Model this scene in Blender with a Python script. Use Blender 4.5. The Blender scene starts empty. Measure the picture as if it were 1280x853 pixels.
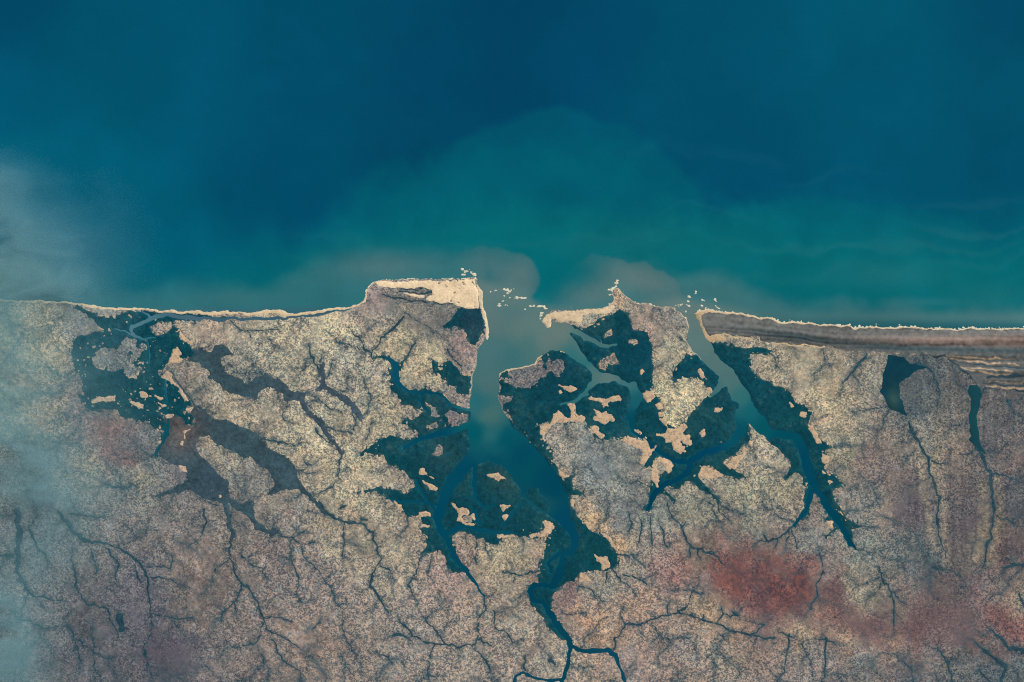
import bpy, math
import numpy as np

# ------------------------------------------------------------------ camera, sky, sun, exposure
S = 0.5                                   # one picture-map unit is 0.5 scene units (a scene unit is about 100 m)
CX, CY = 640.0, 426.5
sc = bpy.context.scene
col = sc.collection
cam_d = bpy.data.cameras.new('camera')
cam_d.sensor_width = 36.0
ALT = 2500.0
cam_d.lens = 36.0 * ALT / (1280 * S)
cam_d.clip_start = 10.0
cam_d.clip_end = 20000.0
cam = bpy.data.objects.new('camera', cam_d)
cam.location = (0, 0, ALT)
col.objects.link(cam)
sc.camera = cam

SUN_EL, SUN_AZ = math.radians(48), math.radians(60)
world = bpy.data.worlds.new('World')
sc.world = world
world.use_nodes = True
wn = world.node_tree
sky = wn.nodes.new('ShaderNodeTexSky')
sky.sky_type = 'NISHITA'
sky.sun_disc = False
sky.sun_elevation = SUN_EL
sky.sun_rotation = SUN_AZ
bg = wn.nodes['Background']
bg.inputs['Strength'].default_value = 0.06
wn.links.new(sky.outputs[0], bg.inputs['Color'])
sun_d = bpy.data.lights.new('sun', 'SUN')
sun_d.energy = 3.2
sun_d.angle = math.radians(0.5)
sun_d.color = (1.0, 0.96, 0.9)
sun = bpy.data.objects.new('sun', sun_d)
sun.rotation_euler = (math.pi / 2 - SUN_EL, 0, math.pi - SUN_AZ)
sun.location = (0, 0, 300)
col.objects.link(sun)
sc.view_settings.view_transform = 'Standard'
sc.view_settings.look = 'None'
sc.view_settings.gamma = 1.0
sc.view_settings.exposure = 0.0
sc.cycles.volume_bounces = 1
sc.cycles.max_bounces = 4
sc.cycles.use_denoising = False
sc.cycles.filter_width = 1.1

# ------------------------------------------------------------------ helpers
rng = np.random.default_rng(7)


def lin(c):
    c = np.asarray(c, float) / 255.0
    return np.where(c <= 0.04045, c / 12.92, ((c + 0.055) / 1.055) ** 2.4)


def sm(x, a, b):
    t = np.clip((x - a) / (b - a), 0, 1)
    return t * t * (3 - 2 * t)


def vnoise(h, w, wave, seed, wave_y=None):
    """smooth random field, about -1..1, feature size in map units (the map has one vertex per unit)"""
    r = np.random.default_rng(seed)
    wy = wave_y or wave
    gh, gw = int(h / wy) + 4, int(w / wave) + 4
    g = r.standard_normal((gh, gw))
    y = np.arange(h) / wy + 1 + r.random() * .5
    x = np.arange(w) / wave + 1 + r.random() * .5

    def interp(g, t):
        i = t.astype(int)
        f = t - i
        p0, p1, p2, p3 = g[i - 1], g[i], g[np.minimum(i + 1, len(g) - 1)], g[np.minimum(i + 2, len(g) - 1)]
        f = f.reshape((-1,) + (1,) * (g.ndim - 1))
        return p1 + 0.5 * f * (p2 - p0 + f * (2 * p0 - 5 * p1 + 4 * p2 - p3 + f * (3 * (p1 - p2) + p3 - p0)))
    a = interp(g, y)
    return interp(a.T, x).T * 0.6


def fbm(h, w, wave, seed, octs=4, gain=0.55):
    out = 0
    amp = 1
    for i in range(octs):
        if wave < 1.0:
            break
        out = out + amp * vnoise(h, w, wave, seed + 31 * i)
        wave /= 2.0
        amp *= gain
    return out


class Map:
    """a regular grid of vertices in map coordinates (x to the east, y to the south), with warped copies of the coordinates"""

    def __init__(s, x0, y0, x1, y1, step, warp=True, seed=5):
        s.x = np.arange(x0, x1 + step / 2, step, dtype=float)
        s.y = np.arange(y0, y1 + step / 2, step, dtype=float)
        s.step = step
        s.h, s.w = len(s.y), len(s.x)
        s.X, s.Y = np.meshgrid(s.x, s.y)
        s.WX, s.WY = s.X.copy(), s.Y.copy()
        if warp:
            k = 1 / step
            s.WX += 1.5 * fbm(s.h, s.w, 11 * k, seed, 3)
            s.WY += 1.5 * fbm(s.h, s.w, 11 * k, seed + 500, 3)

    def win(s, xa, ya, xb, yb):
        i0 = max(0, np.searchsorted(s.y, ya)); i1 = min(s.h, np.searchsorted(s.y, yb) + 1)
        j0 = max(0, np.searchsorted(s.x, xa)); j1 = min(s.w, np.searchsorted(s.x, xb) + 1)
        return slice(i0, i1), slice(j0, j1)

    def lines(s, lst, R=5.0, out=None):
        """field = half width minus distance to the nearest line; lst: [ [(x, y, halfwidth) ...] ...]"""
        f = np.full((s.h, s.w), -float(R)) if out is None else out
        for pl in lst:
            for (ax, ay, aw), (bx, by, bw) in zip(pl[:-1], pl[1:]):
                m = max(aw, bw) + R + 4
                w = s.win(min(ax, bx) - m, min(ay, by) - m, max(ax, bx) + m, max(ay, by) + m)
                X, Y = s.WX[w], s.WY[w]
                if X.size == 0:
                    continue
                dx, dy = bx - ax, by - ay
                L = dx * dx + dy * dy + 1e-9
                t = np.clip(((X - ax) * dx + (Y - ay) * dy) / L, 0, 1)
                d = np.hypot(X - ax - t * dx, Y - ay - t * dy)
                f[w] = np.maximum(f[w], aw + (bw - aw) * t - d)
        return f

    def poly(s, pts, R=8.0):
        """signed distance to a polygon's edge, positive inside, capped at R"""
        p = np.array(pts, float)
        q = np.roll(p, -1, 0)
        d = np.full((s.h, s.w), float(R))
        m = R + 5
        for (ax, ay), (bx, by) in zip(p, q):
            w = s.win(min(ax, bx) - m, min(ay, by) - m, max(ax, bx) + m, max(ay, by) + m)
            X, Y = s.WX[w], s.WY[w]
            if X.size == 0:
                continue
            dx, dy = bx - ax, by - ay
            t = np.clip(((X - ax) * dx + (Y - ay) * dy) / (dx * dx + dy * dy + 1e-9), 0, 1)
            d[w] = np.minimum(d[w], np.hypot(X - ax - t * dx, Y - ay - t * dy))
        w = s.win(p[:, 0].min() - 6, p[:, 1].min() - 6, p[:, 0].max() + 6, p[:, 1].max() + 6)
        X, Y = s.WX[w], s.WY[w]
        ins = np.zeros(X.shape, bool)
        for (ax, ay), (bx, by) in zip(p, q):
            if ay == by:
                continue
            c = ((ay > Y) != (by > Y)) & (X < (bx - ax) * (Y - ay) / (by - ay) + ax)
            ins ^= c
        sg = -np.ones((s.h, s.w))
        sg[w] = np.where(ins, 1, -1)
        return d * sg

    def polys(s, lst, R=6.0):
        f = np.full((s.h, s.w), -float(R))
        for p in lst:
            f = np.maximum(f, s.poly(p, R))
        return f

    def shade(s, pts, power=3.0, soft=12.0):
        """smooth interpolation of colour samples [(x, y, (r, g, b)) ...] given as display colours; returns linear rgb"""
        num = np.zeros((s.h, s.w, 3)); den = np.zeros((s.h, s.w))
        for x, y, c in pts:
            d2 = (s.X - x) ** 2 + (s.Y - y) ** 2 + soft * soft
            w = d2 ** (-power / 2)
            den += w
            num += w[..., None] * np.array(c, float)
        return num / den[..., None]


def T(x0, y0, k, pts):
    """points read off an enlargement whose corner is x0, y0 and whose scale is k"""
    return [(x0 + p[0] / k, y0 + p[1] / k) + tuple(p[2:]) for p in pts]


Z3 = 16 / 3.0


def tag(o, label=None, cat=None, group=None, kind=None):
    if label: o['label'] = label
    if cat: o['category'] = cat
    if group: o['group'] = group
    if kind: o['kind'] = kind
    return o


def mesh_from(name, M, z, rgb, keep, mat, pad=False, amp=None):
    """a sheet over those cells of the map that have a vertex to keep"""
    X, Y = M.X, M.Y
    if pad:
        ex = np.array([60., 250., 900., 3000.])
        X = np.pad(X, 4, 'edge'); Y = np.pad(Y, 4, 'edge')
        X[:, -4:] += ex; X[:, 3::-1] -= ex
        Y[-4:, :] += ex[:, None]; Y[3::-1, :] -= ex[:, None]
        z = np.pad(z, 4, 'edge'); keep = np.pad(keep, 4, 'edge')
        rgb = np.pad(rgb, ((4, 4), (4, 4), (0, 0)), 'edge')
        if amp is not None:
            amp = np.pad(amp, 4, 'edge')
    cell = keep[:-1, :-1] | keep[1:, :-1] | keep[:-1, 1:] | keep[1:, 1:]
    h, w = X.shape
    idx = np.arange(h * w).reshape(h, w)
    a, b, c, d = idx[:-1, :-1][cell], idx[1:, :-1][cell], idx[1:, 1:][cell], idx[:-1, 1:][cell]
    quads = np.stack([a, b, c, d], 1)
    used = np.zeros(h * w, bool); used[quads.ravel()] = True
    remap = np.cumsum(used) - 1
    quads = remap[quads].astype(np.int32)
    n, m = int(used.sum()), len(quads)
    if m == 0:
        return None
    co = np.stack([(X.ravel()[used] - CX) * S, (CY - Y.ravel()[used]) * S, z.ravel()[used]], 1).astype(np.float32)
    me = bpy.data.meshes.new(name)
    me.vertices.add(n)
    me.vertices.foreach_set('co', co.ravel())
    me.loops.add(m * 4)
    me.loops.foreach_set('vertex_index', quads.ravel())
    me.polygons.add(m)
    me.polygons.foreach_set('loop_start', np.arange(0, m * 4, 4, dtype=np.int32))
    me.polygons.foreach_set('use_smooth', np.ones(m, bool))
    me.update(calc_edges=True)
    at = me.attributes.new('ground', 'FLOAT_COLOR', 'POINT')
    c4 = np.ones((n, 4), np.float32)
    c4[:, :3] = rgb.reshape(-1, 3)[used]
    if amp is not None:
        c4[:, 3] = amp.ravel()[used]
    at.data.foreach_set('color', c4.ravel())
    me.materials.append(mat)
    o = bpy.data.objects.new(name, me)
    col.objects.link(o)
    return o


# ------------------------------------------------------------------ materials
def ground_material(name, cell=1.0, fine=1.0, rough=0.95, lo=(0.50, 0.60, 0.72), hi=(1.78, 1.68, 1.5)):
    """albedo from the survey colours times a scatter of bare and bushy grains; alpha of the colour says how strong the scatter is"""
    m = bpy.data.materials.new(name)
    m.use_nodes = True
    nt = m.node_tree
    N, Lk = nt.nodes, nt.links
    bsdf = N['Principled BSDF']
    bsdf.inputs['Roughness'].default_value = rough
    bsdf.inputs['Specular IOR Level'].default_value = 0.1
    at = N.new('ShaderNodeAttribute'); at.attribute_name = 'ground'
    tc = N.new('ShaderNodeTexCoord')
    vor = N.new('ShaderNodeTexVoronoi'); vor.inputs['Scale'].default_value = 1.45 / cell
    sep = N.new('ShaderNodeSeparateColor')
    Lk.new(tc.outputs['Object'], vor.inputs['Vector']); Lk.new(vor.outputs['Color'], sep.inputs[0])
    no = N.new('ShaderNodeTexNoise'); no.inputs['Scale'].default_value = 0.42 / cell
    no.inputs['Detail'].default_value = 3.0; no.inputs['Roughness'].default_value = 0.7
    Lk.new(tc.outputs['Object'], no.inputs['Vector'])

    def ma(op, a, b=None, clamp=False):
        n = N.new('ShaderNodeMath'); n.operation = op; n.use_clamp = clamp
        for i, v in enumerate((a, b)):
            if v is None: continue
            if isinstance(v, (int, float)): n.inputs[i].default_value = v
            else: Lk.new(v, n.inputs[i])
        return n.outputs[0]
    v1 = ma('SUBTRACT', sep.outputs[0], 0.5)
    v2 = ma('MULTIPLY', ma('SUBTRACT', no.outputs['Fac'], 0.5), 3.0)
    v = ma('ADD', ma('MULTIPLY', v1, 1.6 * fine), v2)
    fleck = ma('MULTIPLY', ma('GREATER_THAN', sep.outputs[2], 0.87), 0.75 * fine)
    thick = ma('MULTIPLY', ma('GREATER_THAN', sep.outputs[1], 0.90), -0.5 * fine)
    v = ma('ADD', v, ma('ADD', fleck, thick))
    v = ma('MULTIPLY', v, at.outputs['Alpha'])
    t = ma('ADD', v, 0.5, True)
    ramp = N.new('ShaderNodeValToRGB')
    e = ramp.color_ramp.elements
    e[0].position = 0; e[0].color = (*lo, 1)
    e[1].position = 1; e[1].color = (*hi, 1)
    k = e.new(0.5); k.color = (1, 1, 1, 1)
    Lk.new(t, ramp.inputs['Fac'])
    mul = N.new('ShaderNodeMix'); mul.data_type = 'RGBA'; mul.blend_type = 'MULTIPLY'
    mul.inputs['Factor'].default_value = 1.0
    Lk.new(at.outputs['Color'], mul.inputs[6]); Lk.new(ramp.outputs['Color'], mul.inputs[7])
    Lk.new(mul.outputs[2], bsdf.inputs['Base Color'])
    return m


def water_material(name, rough=0.35):
    m = bpy.data.materials.new(name)
    m.use_nodes = True
    nt = m.node_tree
    N, Lk = nt.nodes, nt.links
    bsdf = N['Principled BSDF']
    bsdf.inputs['Roughness'].default_value = rough
    bsdf.inputs['Specular IOR Level'].default_value = 0.02
    at = N.new('ShaderNodeAttribute'); at.attribute_name = 'ground'
    tc = N.new('ShaderNodeTexCoord')
    no = N.new('ShaderNodeTexNoise'); no.inputs['Scale'].default_value = 0.55
    no.inputs['Detail'].default_value = 4.0; no.inputs['Roughness'].default_value = 0.75
    Lk.new(tc.outputs['Object'], no.inputs['Vector'])
    mr = N.new('ShaderNodeMapRange')
    mr.inputs['To Min'].default_value = 0.9; mr.inputs['To Max'].default_value = 1.1
    Lk.new(no.outputs['Fac'], mr.inputs['Value'])
    mul = N.new('ShaderNodeVectorMath'); mul.operation = 'SCALE'
    Lk.new(at.outputs['Color'], mul.inputs[0]); Lk.new(mr.outputs[0], mul.inputs['Scale'])
    Lk.new(mul.outputs[0], bsdf.inputs['Base Color'])
    return m


MAT_LAND = ground_material('dry_savanna_ground')
MAT_FOREST = ground_material('mangrove_canopy', 1.3, 0.6, lo=(0.62, 0.72, 0.78), hi=(1.6, 1.35, 1.25))
MAT_SAND = ground_material('bare_sand', 1.2, 0.7, lo=(0.72, 0.74, 0.78), hi=(1.16, 1.14, 1.1))
MAT_FLAT = ground_material('damp_floodplain_grass', 1.5, 0.5, lo=(0.75, 0.8, 0.84), hi=(1.28, 1.22, 1.16))
MAT_STREAM = ground_material('streamside_thicket', 1.1, 0.6, lo=(0.7, 0.75, 0.8), hi=(1.4, 1.3, 1.2))
MAT_WATER = water_material('turbid_water')
MAT_FOAM = ground_material('sea_foam', 0.9, 1.0, rough=0.8, lo=(0.7, 0.74, 0.76), hi=(1.1, 1.1, 1.1))

# ------------------------------------------------------------------ survey: outlines
COAST = [(-200, 372), (0, 374), (24, 377.5), (56, 375), (75, 378), (103, 381.6), (141, 384), (178, 386.5), (206, 388),
         (240, 389.7), (256, 389.7), (290, 390.6), (298, 392), (305, 391.6), (342, 389), (369, 391.5), (387, 390.4), (415, 386),
         (440, 382), (456, 376.5), (457.5, 366), (466.6, 353.4), (490, 350.2), (520, 349), (561, 349), (580, 349.5), (594, 347)]
COAST2 = [(676, 401), (684, 394), (691, 388.5), (721, 388), (747, 386.6), (759, 383), (766, 378), (765, 371), (763, 366),
          (766, 361), (772, 360), (781, 366), (791, 375), (800, 379), (816, 381), (839, 384), (850, 391.6), (857.5, 398)]
COAST3 = [(869, 390), (872, 388), (892, 388), (910, 390.5), (934, 394), (960, 397), (985, 402), (1000, 403.5), (1040, 407), (1085, 409.5),
          (1130, 410.5), (1180, 411.5), (1240, 411.5), (1280, 411), (1500, 410)]
MAIN = COAST + [(630, 372)] + COAST2 + [(864, 393)] + COAST3 + [(1500, 1100), (-200, 1100)]

MOUTH = [(594, 330), (596, 347), (599, 358), (603, 379), (607, 398), (610, 412), (608, 425), (605.5, 420), (603, 428), (600, 433), (596, 440),
         (593, 456), (592, 464), (590, 478), (588, 496), (588, 511), (586, 530), (585, 545), (587, 562), (580, 580), (588, 586), (599, 579),
         (609, 575), (627, 580), (636, 590), (646, 607), (656, 622), (665, 631), (680, 642), (690, 648), (698, 654), (708, 652), (713, 645), (712, 632), (710, 619), (704, 611),
         (700, 602), (693, 587), (680, 572), (657, 546), (637, 528), (627, 511), (623, 496), (624, 480), (624, 472), (626, 466),
         (634, 461), (654, 459), (669, 454), (675, 445), (686, 437.5), (699, 438), (707, 443), (720, 452), (731, 458), (739, 467),
         (739, 477), (731, 488), (722, 496), (726, 499), (735, 491), (744, 483), (748, 478), (761, 480), (769, 477), (780, 481),
         (787, 488), (794, 484), (784, 475), (769, 469), (756, 466), (742, 458), (731, 447), (724, 434), (716, 422), (712, 417),
         (716, 416), (718, 411), (712, 405), (700, 404), (690, 402), (690, 408), (684, 409), (677, 402), (682, 394), (680, 370), (660, 330)]
RIVER2 = [(860, 360), (858, 385), (858, 398), (860, 405), (859, 412), (858, 420), (862, 432), (867, 441), (880, 454), (891, 464),
          (900, 471), (901, 479), (891, 487), (884, 494), (888, 498), (899, 489), (908, 484), (915, 499), (923, 506), (927, 521),
          (927, 537), (921, 550), (932, 545), (936, 525), (938, 521), (947, 528), (955, 541), (964, 547), (970, 541), (962, 537), (955, 521), (944, 509),
          (936, 492), (925, 475), (914, 460), (902, 450), (895, 441), (887, 428), (880, 415), (872, 400), (869, 391), (874, 360)]
# channels cut through the wetlands: (x, y, half width)
CH_MAIN = [
    [(588, 530, 5), (571, 537, 4), (545, 543, 3.5), (524, 550, 3), (505, 560, 2)],
    [(584, 579, 8), (567, 599, 8), (558, 616, 7), (551, 635, 6.5), (547, 654, 4), (552, 665, 4), (560, 676, 4), (567, 695, 4), (579, 710, 3), (586, 718, 2.5), (596, 732, 1.6), (605, 745, 1)],
    [(594, 579, 3), (592, 607, 2.5), (596, 625, 2), (605, 635, 1.5), (618, 633, 1)],
    [(655, 629, 1), (642, 639, 1.5), (639, 644, 2), (627, 657, 1.5)],
    [(555, 665, 3), (580, 658, 3), (601, 664, 2.5), (640, 666, 2)], [(590, 640, 1.5), (601, 655, 2.5)],
    [(483, 622, 1), (504, 628, 2), (524, 627, 1.4), (548, 632, 1.5)], [(520, 600, 1), (530, 620, 1.5), (545, 640, 1)],
    [(703, 647, 9), (711, 658, 7), (717, 667, 5.5), (719, 678, 4.5), (716, 690, 4), (704, 694, 3)], [(704, 694, 3), (701, 717, 5), (691, 730, 4)],
    [(700, 690, 3), (684, 705, 2), (690, 716, 2)],
    [(692, 732, 4), (680, 731, 3), (668, 731, 3), (662, 740, 3), (667, 749, 3), (680, 753, 3), (687, 768, 4), (702, 787, 4.5), (712, 800, 3.4),
     (714, 813, 2.6), (710, 834, 2.4), (704, 849, 2.4), (703, 900, 2.4)],
    [(714, 809, 2), (729, 814, 3), (760, 813, 3), (768, 820, 2.6), (774, 832, 2.2), (779, 850, 2.2), (790, 880, 2)],
    [(704, 849, 2.2), (690, 852, 2), (672, 849, 1.8), (654, 842, 1.6), (645, 846, 1.8), (640, 862, 1.8)],
    [(589, 513, 2), (578, 511, 1.6), (565, 505, 1.6), (545, 491, 1.6), (531, 489, 1.4), (526, 493, 1.4), (527, 505, 1.4), (535, 515, 1.4)],
    [(526, 490, 2), (512, 489, 2), (501, 481, 3), (495, 468, 4), (493, 456, 4), (485, 449, 3)],
]
CH_EAST = [
    [(718, 414, 3.2), (735, 424, 3.6), (750, 431, 3), (762, 435, 1.8), (772, 431, 1)], [(752, 431, 1), (751, 420, .8)],
    [(790, 482, 5), (796, 496, 7), (793, 508, 6), (787, 522, 4.5), (792, 538, 4), (812, 556, 3.5), (828, 567, 3), (842, 576, 3), (856, 577, 4)],
    [(925, 515, 6), (926, 535, 6), (918, 552, 5), (900, 561, 4), (880, 567, 3.6), (866, 575, 4.5), (860, 588, 4), (850, 597, 3.6), (835, 603, 3.6), (822, 612, 3.6),
     (814, 622, 3.6), (811, 635, 2)],
    [(930, 500, 9), (941, 523, 9), (950, 533, 8), (962, 543, 6), (978, 544, 5), (993, 546, 5), (1003, 558, 5.6), (1008, 575, 5.6), (1012, 592, 5.6), (1017, 605, 6)],
    [(1014, 615, 4), (1010, 632, 3), (1002, 645, 2.6), (994, 656, 2)],
    [(1020, 612, 4), (1030, 628, 4), (1040, 642, 4), (1050, 655, 4), (1058, 668, 3.5), (1063, 680, 3), (1070, 687, 1)],
    [(735, 492, 2), (725, 498, 2.5), (712, 503, 2), (700, 506, 1.4)],
]
CH_WEST = [
    [(440, 384.5, .8), (415, 390, 1), (400, 393.4, 1.4), (385, 395, 1.4), (340, 397.5, 1.6), (300, 398.5, 2), (270, 399, 2.6), (240, 397.5, 2.6), (206, 393, 2.4), (187, 398, 2.2), (174, 405, 2.4), (165, 408, 2.4),
     (163, 413, 2.2), (169, 420.6, 2), (180, 424, 1.6), (195, 424, 1)],
    [(142, 410, .8), (156, 415, 1), (169, 421, 1)], [(169, 389, .6), (180, 393, .9), (188, 397, 1)], [(184, 426, 1), (187, 445, .9), (186, 460, .6)],
    [(206, 471, 1.5), (209, 500, 1.5), (211, 530, 3), (208, 545, 3), (202, 558, 2), (196, 570, 1)],
]

WET_WEST = [(95, 384), (112, 397), (120, 404), (129, 412), (116, 417), (101, 420.6), (95, 424), (89, 439), (90, 452), (94, 464), (101, 471),
            (105, 482), (99, 496), (107, 509), (116, 514), (144, 514), (152, 522), (165, 522), (180, 529), (195, 535), (201, 542), (200, 554),
            (194, 568), (197, 572), (204, 558), (213, 543), (209, 531), (206, 524), (199, 517), (216, 518), (229, 525), (231, 531), (240, 532),
            (243, 522), (234, 515), (232, 509), (240, 505), (234, 496), (221, 482), (210, 471), (201, 471), (199, 464), (212, 454),
            (223, 451), (243, 447), (243, 440), (236, 428), (222, 412), (219, 409), (211, 415), (200, 420), (195, 420), (187, 413),
            (186, 408), (195, 403), (215, 401), (240, 400.5), (290, 400), (290, 397), (220, 391), (206, 391), (187, 391), (169, 389), (154, 390.6), (150, 396), (131, 396), (116, 390.6), (101, 385)]
WET_MID = [(588, 511), (578, 510), (567, 504), (552, 494), (541, 488), (532, 484), (520, 486.5), (511, 485.6), (502, 480), (498, 470), (502, 460.6),
           (508, 449), (505, 450), (496, 456), (485, 446.6), (478, 445), (465, 448), (472, 449.5), (484, 451), (488, 462), (487, 477), (488, 490), (496, 496),
           (502, 505), (515, 509), (531, 515), (521, 522), (511, 525), (507, 523), (503, 528), (515, 537), (523, 542), (520, 548), (513, 550.6), (505, 549),
           (494, 545), (483, 549), (472, 547), (471, 556), (455, 562), (448, 570), (457, 566), (477, 569), (488, 580), (505, 590), (515, 599), (517, 601),
           (518, 610), (510, 617), (502, 614), (483, 613), (468, 610.6), (447, 616), (468, 614), (483, 622), (496, 630), (504, 640), (509, 648),
           (515, 645), (524, 644), (528, 654), (528, 665), (534, 672), (533, 687), (524, 694), (539, 690), (550, 689), (558, 700), (565, 712),
           (574, 715), (584, 716), (571, 702), (567, 687), (565, 669), (575, 665), (588, 670), (594, 672), (603, 672), (607, 680), (624, 680),
           (627, 672), (622, 670), (642, 669), (665, 670), (680, 672), (665, 669), (676, 662), (691, 660), (685, 667), (682, 675), (681, 699),
           (677, 699), (675, 713), (674, 728), (665, 730), (659, 738), (662, 749), (672, 766), (691, 790), (708, 803), (716, 803), (703, 783), (688, 757),
           (691, 745), (699, 732), (714, 727), (720, 727), (727, 715), (745, 712), (757, 715), (765, 712), (772, 700), (772, 692),
           (762, 685), (760, 672), (737, 660), (721, 645), (714, 630), (712, 620), (725, 620), (731, 615), (716, 609),
           (714, 598), (700, 596), (695, 577), (690, 577), (680, 566), (660, 545), (640, 525), (600, 515)]
WET_EAST = [(625, 472), (626, 466), (634, 461), (654, 459), (669, 454), (675, 445), (686, 437), (699, 438), (705, 430), (712, 417), (712, 406),
            (723, 410), (736, 409.7), (747, 407), (749, 399), (762, 394), (774, 384), (779, 388), (785, 397), (792, 410), (799, 412), (810, 415),
            (812, 426), (816, 437), (816, 452), (814, 471), (818, 480), (816, 485), (824, 504), (829, 515), (833, 528), (848, 537.5), (863, 520),
            (876, 504), (882, 494), (887, 489), (882, 483), (877, 477), (870, 473), (857, 471), (842, 476), (838, 468), (842, 457), (850, 453),
            (859, 442), (867, 445), (876, 440), (885, 430), (889, 428), (902, 430), (915, 434), (929, 436), (940, 435), (960, 435.6), (966, 439),
            (952, 441), (938, 445), (938, 462), (947, 471), (966, 480), (985, 490), (992, 502), (1007, 507), (1017, 515), (1010, 530),
            (1020, 545), (1040, 560), (1030, 565), (1032, 587), (1042, 595), (1052, 607), (1040, 615), (1045, 627), (1060, 650), (1080, 660),
            (1062, 662), (1070, 685), (1060, 682), (1052, 662), (1032, 670), (1045, 660), (1032, 652), (1035, 640), (1027, 630), (1017, 616),
            (1010, 632), (1007, 647), (992, 657), (997, 647), (1004, 635), (1004, 622), (1006, 597), (1000, 592), (982, 597), (990, 585),
            (987, 577), (972, 562), (960, 550), (947, 528), (937, 521), (937, 530), (938, 552), (927, 562), (914, 571), (904, 579), (915, 584),
            (932, 596), (925, 599), (902, 590), (891, 584), (880, 583), (872, 595), (880, 608), (897, 623), (902, 632), (890, 622), (872, 608),
            (860, 600), (849, 611), (838, 607), (832, 611), (845, 628), (830, 616), (820, 617), (815, 624), (811, 639), (807, 635), (811, 620),
            (811, 611), (798, 602), (812, 607), (820, 598), (832, 590), (839, 590), (841, 583), (836, 575), (826, 572), (819, 575), (817, 585),
            (806, 583), (807, 575), (813, 564), (822, 560), (811, 559), (804, 546), (797, 541), (789, 552), (781, 547), (766, 545), (759, 551),
            (751, 549), (742, 548), (739, 537), (731, 529), (720, 525), (709, 529), (692, 526), (676, 531), (675, 542), (684, 561), (692, 562),
            (695, 577), (690, 577), (680, 566), (657, 543), (640, 526), (630, 511), (626, 496), (625, 477)]
WET_HEAD = T(400, 300, Z3, [(920, 450), (1065, 460), (1090, 490), (1095, 580), (1060, 640), (1040, 710), (1000, 700), (980, 640), (960, 600), (900, 580), (870, 600), (810, 570), (850, 540), (890, 520), (910, 480)])
WET_BANK = T(440, 440, Z3, [(520, 60), (600, 110), (640, 30), (670, 60), (700, 110), (760, 140), (800, 130), (800, 200), (770, 290), (710, 270), (700, 230), (650, 220), (640, 190), (600, 180), (540, 110)])
# firm ground rising out of the mangroves
UP = [
    [(112, 449), (120, 441), (131, 434), (150, 437), (144, 432), (159, 420.6), (180, 430), (182, 437), (174, 445), (176, 462), (169, 473), (157, 469), (142, 464), (124, 462), (116, 454)],
    T(600, 400, Z3, [(130, 390), (180, 325), (290, 315), (370, 290), (400, 250), (460, 250), (550, 270), (555, 340), (530, 380), (470, 350), (430, 390), (380, 450), (300, 450), (230, 470), (190, 430), (150, 410)]),
    T(600, 400, Z3, [(140, 470), (170, 500), (220, 520), (150, 560), (135, 510)]),
    T(600, 400, Z3, [(810, 190), (835, 190), (840, 250), (900, 230), (930, 290), (890, 310), (840, 280), (850, 340), (800, 310)]),
    T(600, 400, Z3, [(850, 70), (910, 70), (880, 110), (830, 110)]), T(600, 400, Z3, [(990, 130), (1050, 120), (1050, 150), (985, 180)]),
    T(440, 440, Z3, [(480, 320), (560, 370), (590, 430), (530, 430), (510, 370)]),
    T(440, 440, Z3, [(610, 430), (680, 395), (760, 420), (775, 470), (730, 490), (560, 510), (510, 530), (500, 490), (560, 470), (620, 460)]),
    T(440, 440, Z3, [(550, 600), (600, 640), (615, 690), (540, 680), (540, 650)]),
    T(440, 560, Z3, [(735, 460), (780, 452), (812, 488), (780, 503), (742, 488)]),
    T(760, 340, Z3, [(20, 380), (60, 390), (30, 420), (-20, 420)]), T(760, 340, Z3, [(20, 570), (70, 590), (60, 630), (20, 620)]),
]
FLOOD_N = [(239, 452), (236, 446), (245, 438), (250, 437), (262, 440), (270, 430), (283, 436), (293, 445), (275, 446), (277, 452), (282, 464), (294, 473),
           (305, 480), (310, 480), (320, 471), (331, 469), (350, 475), (361, 486), (372, 492), (387, 491), (400, 482), (402, 472), (399, 455), (404, 454), (406, 470), (407, 482), (420, 488),
           (436, 497), (450, 513), (454, 530), (440, 512), (418, 494), (405, 486),
           (395, 489), (380, 497), (387, 514), (406, 529), (408, 537), (429, 566), (423, 565), (395, 527), (378, 511), (374, 503), (356, 501),
           (352, 492), (335, 482), (324, 492), (320, 499), (305, 495), (288, 492), (275, 480), (262, 473), (259, 464), (251, 454)]
FLOOD_S = [(237, 518), (243, 508), (252, 514), (260, 518), (269, 525), (282, 524), (305, 535), (320, 544), (331, 552), (335, 561), (355, 570), (369, 584), (372, 599),
           (387, 618), (400, 630), (408, 642), (400, 638), (390, 626), (372, 610), (355, 612), (342, 619), (330, 620), (315, 625), (317, 645), (337, 662), (352, 667), (342, 670), (322, 662), (312, 647),
           (295, 638), (287, 630), (289, 655), (292, 672), (288, 678), (285, 650), (277, 630), (250, 620), (236, 612), (225, 616), (192, 621), (220, 610), (236, 600), (232, 590), (210, 576), (199, 571),
           (201, 561), (213, 543), (209, 531), (206, 524), (199, 517), (214, 520), (229, 525), (234, 533), (241, 532), (242, 524)]
FLOOD_HOLE = [(245, 552), (250, 545), (262, 546), (275, 555), (288, 563), (305, 572), (312, 570), (324, 578), (331, 586), (340, 595), (341, 608), (335, 618),
              (318, 628), (300, 630), (290, 621), (283, 602), (269, 593), (262, 580), (252, 570), (243, 561)]
LAKE1 = T(960, 360, 4, [(600, 335), (680, 350), (720, 385), (800, 392), (790, 405), (740, 420), (690, 450), (655, 490), (665, 550), (690, 600), (700, 660), (730, 715), (710, 700), (690, 640), (620, 615), (600, 600), (565, 520), (575, 440), (590, 380)])
LAKE2 = T(960, 360, 4, [(1000, 480), (1050, 480), (1075, 530), (1050, 620), (1050, 700), (1060, 780), (1085, 840), (1040, 800), (1010, 760), (1010, 640), (1015, 560), (1000, 520)])
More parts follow.
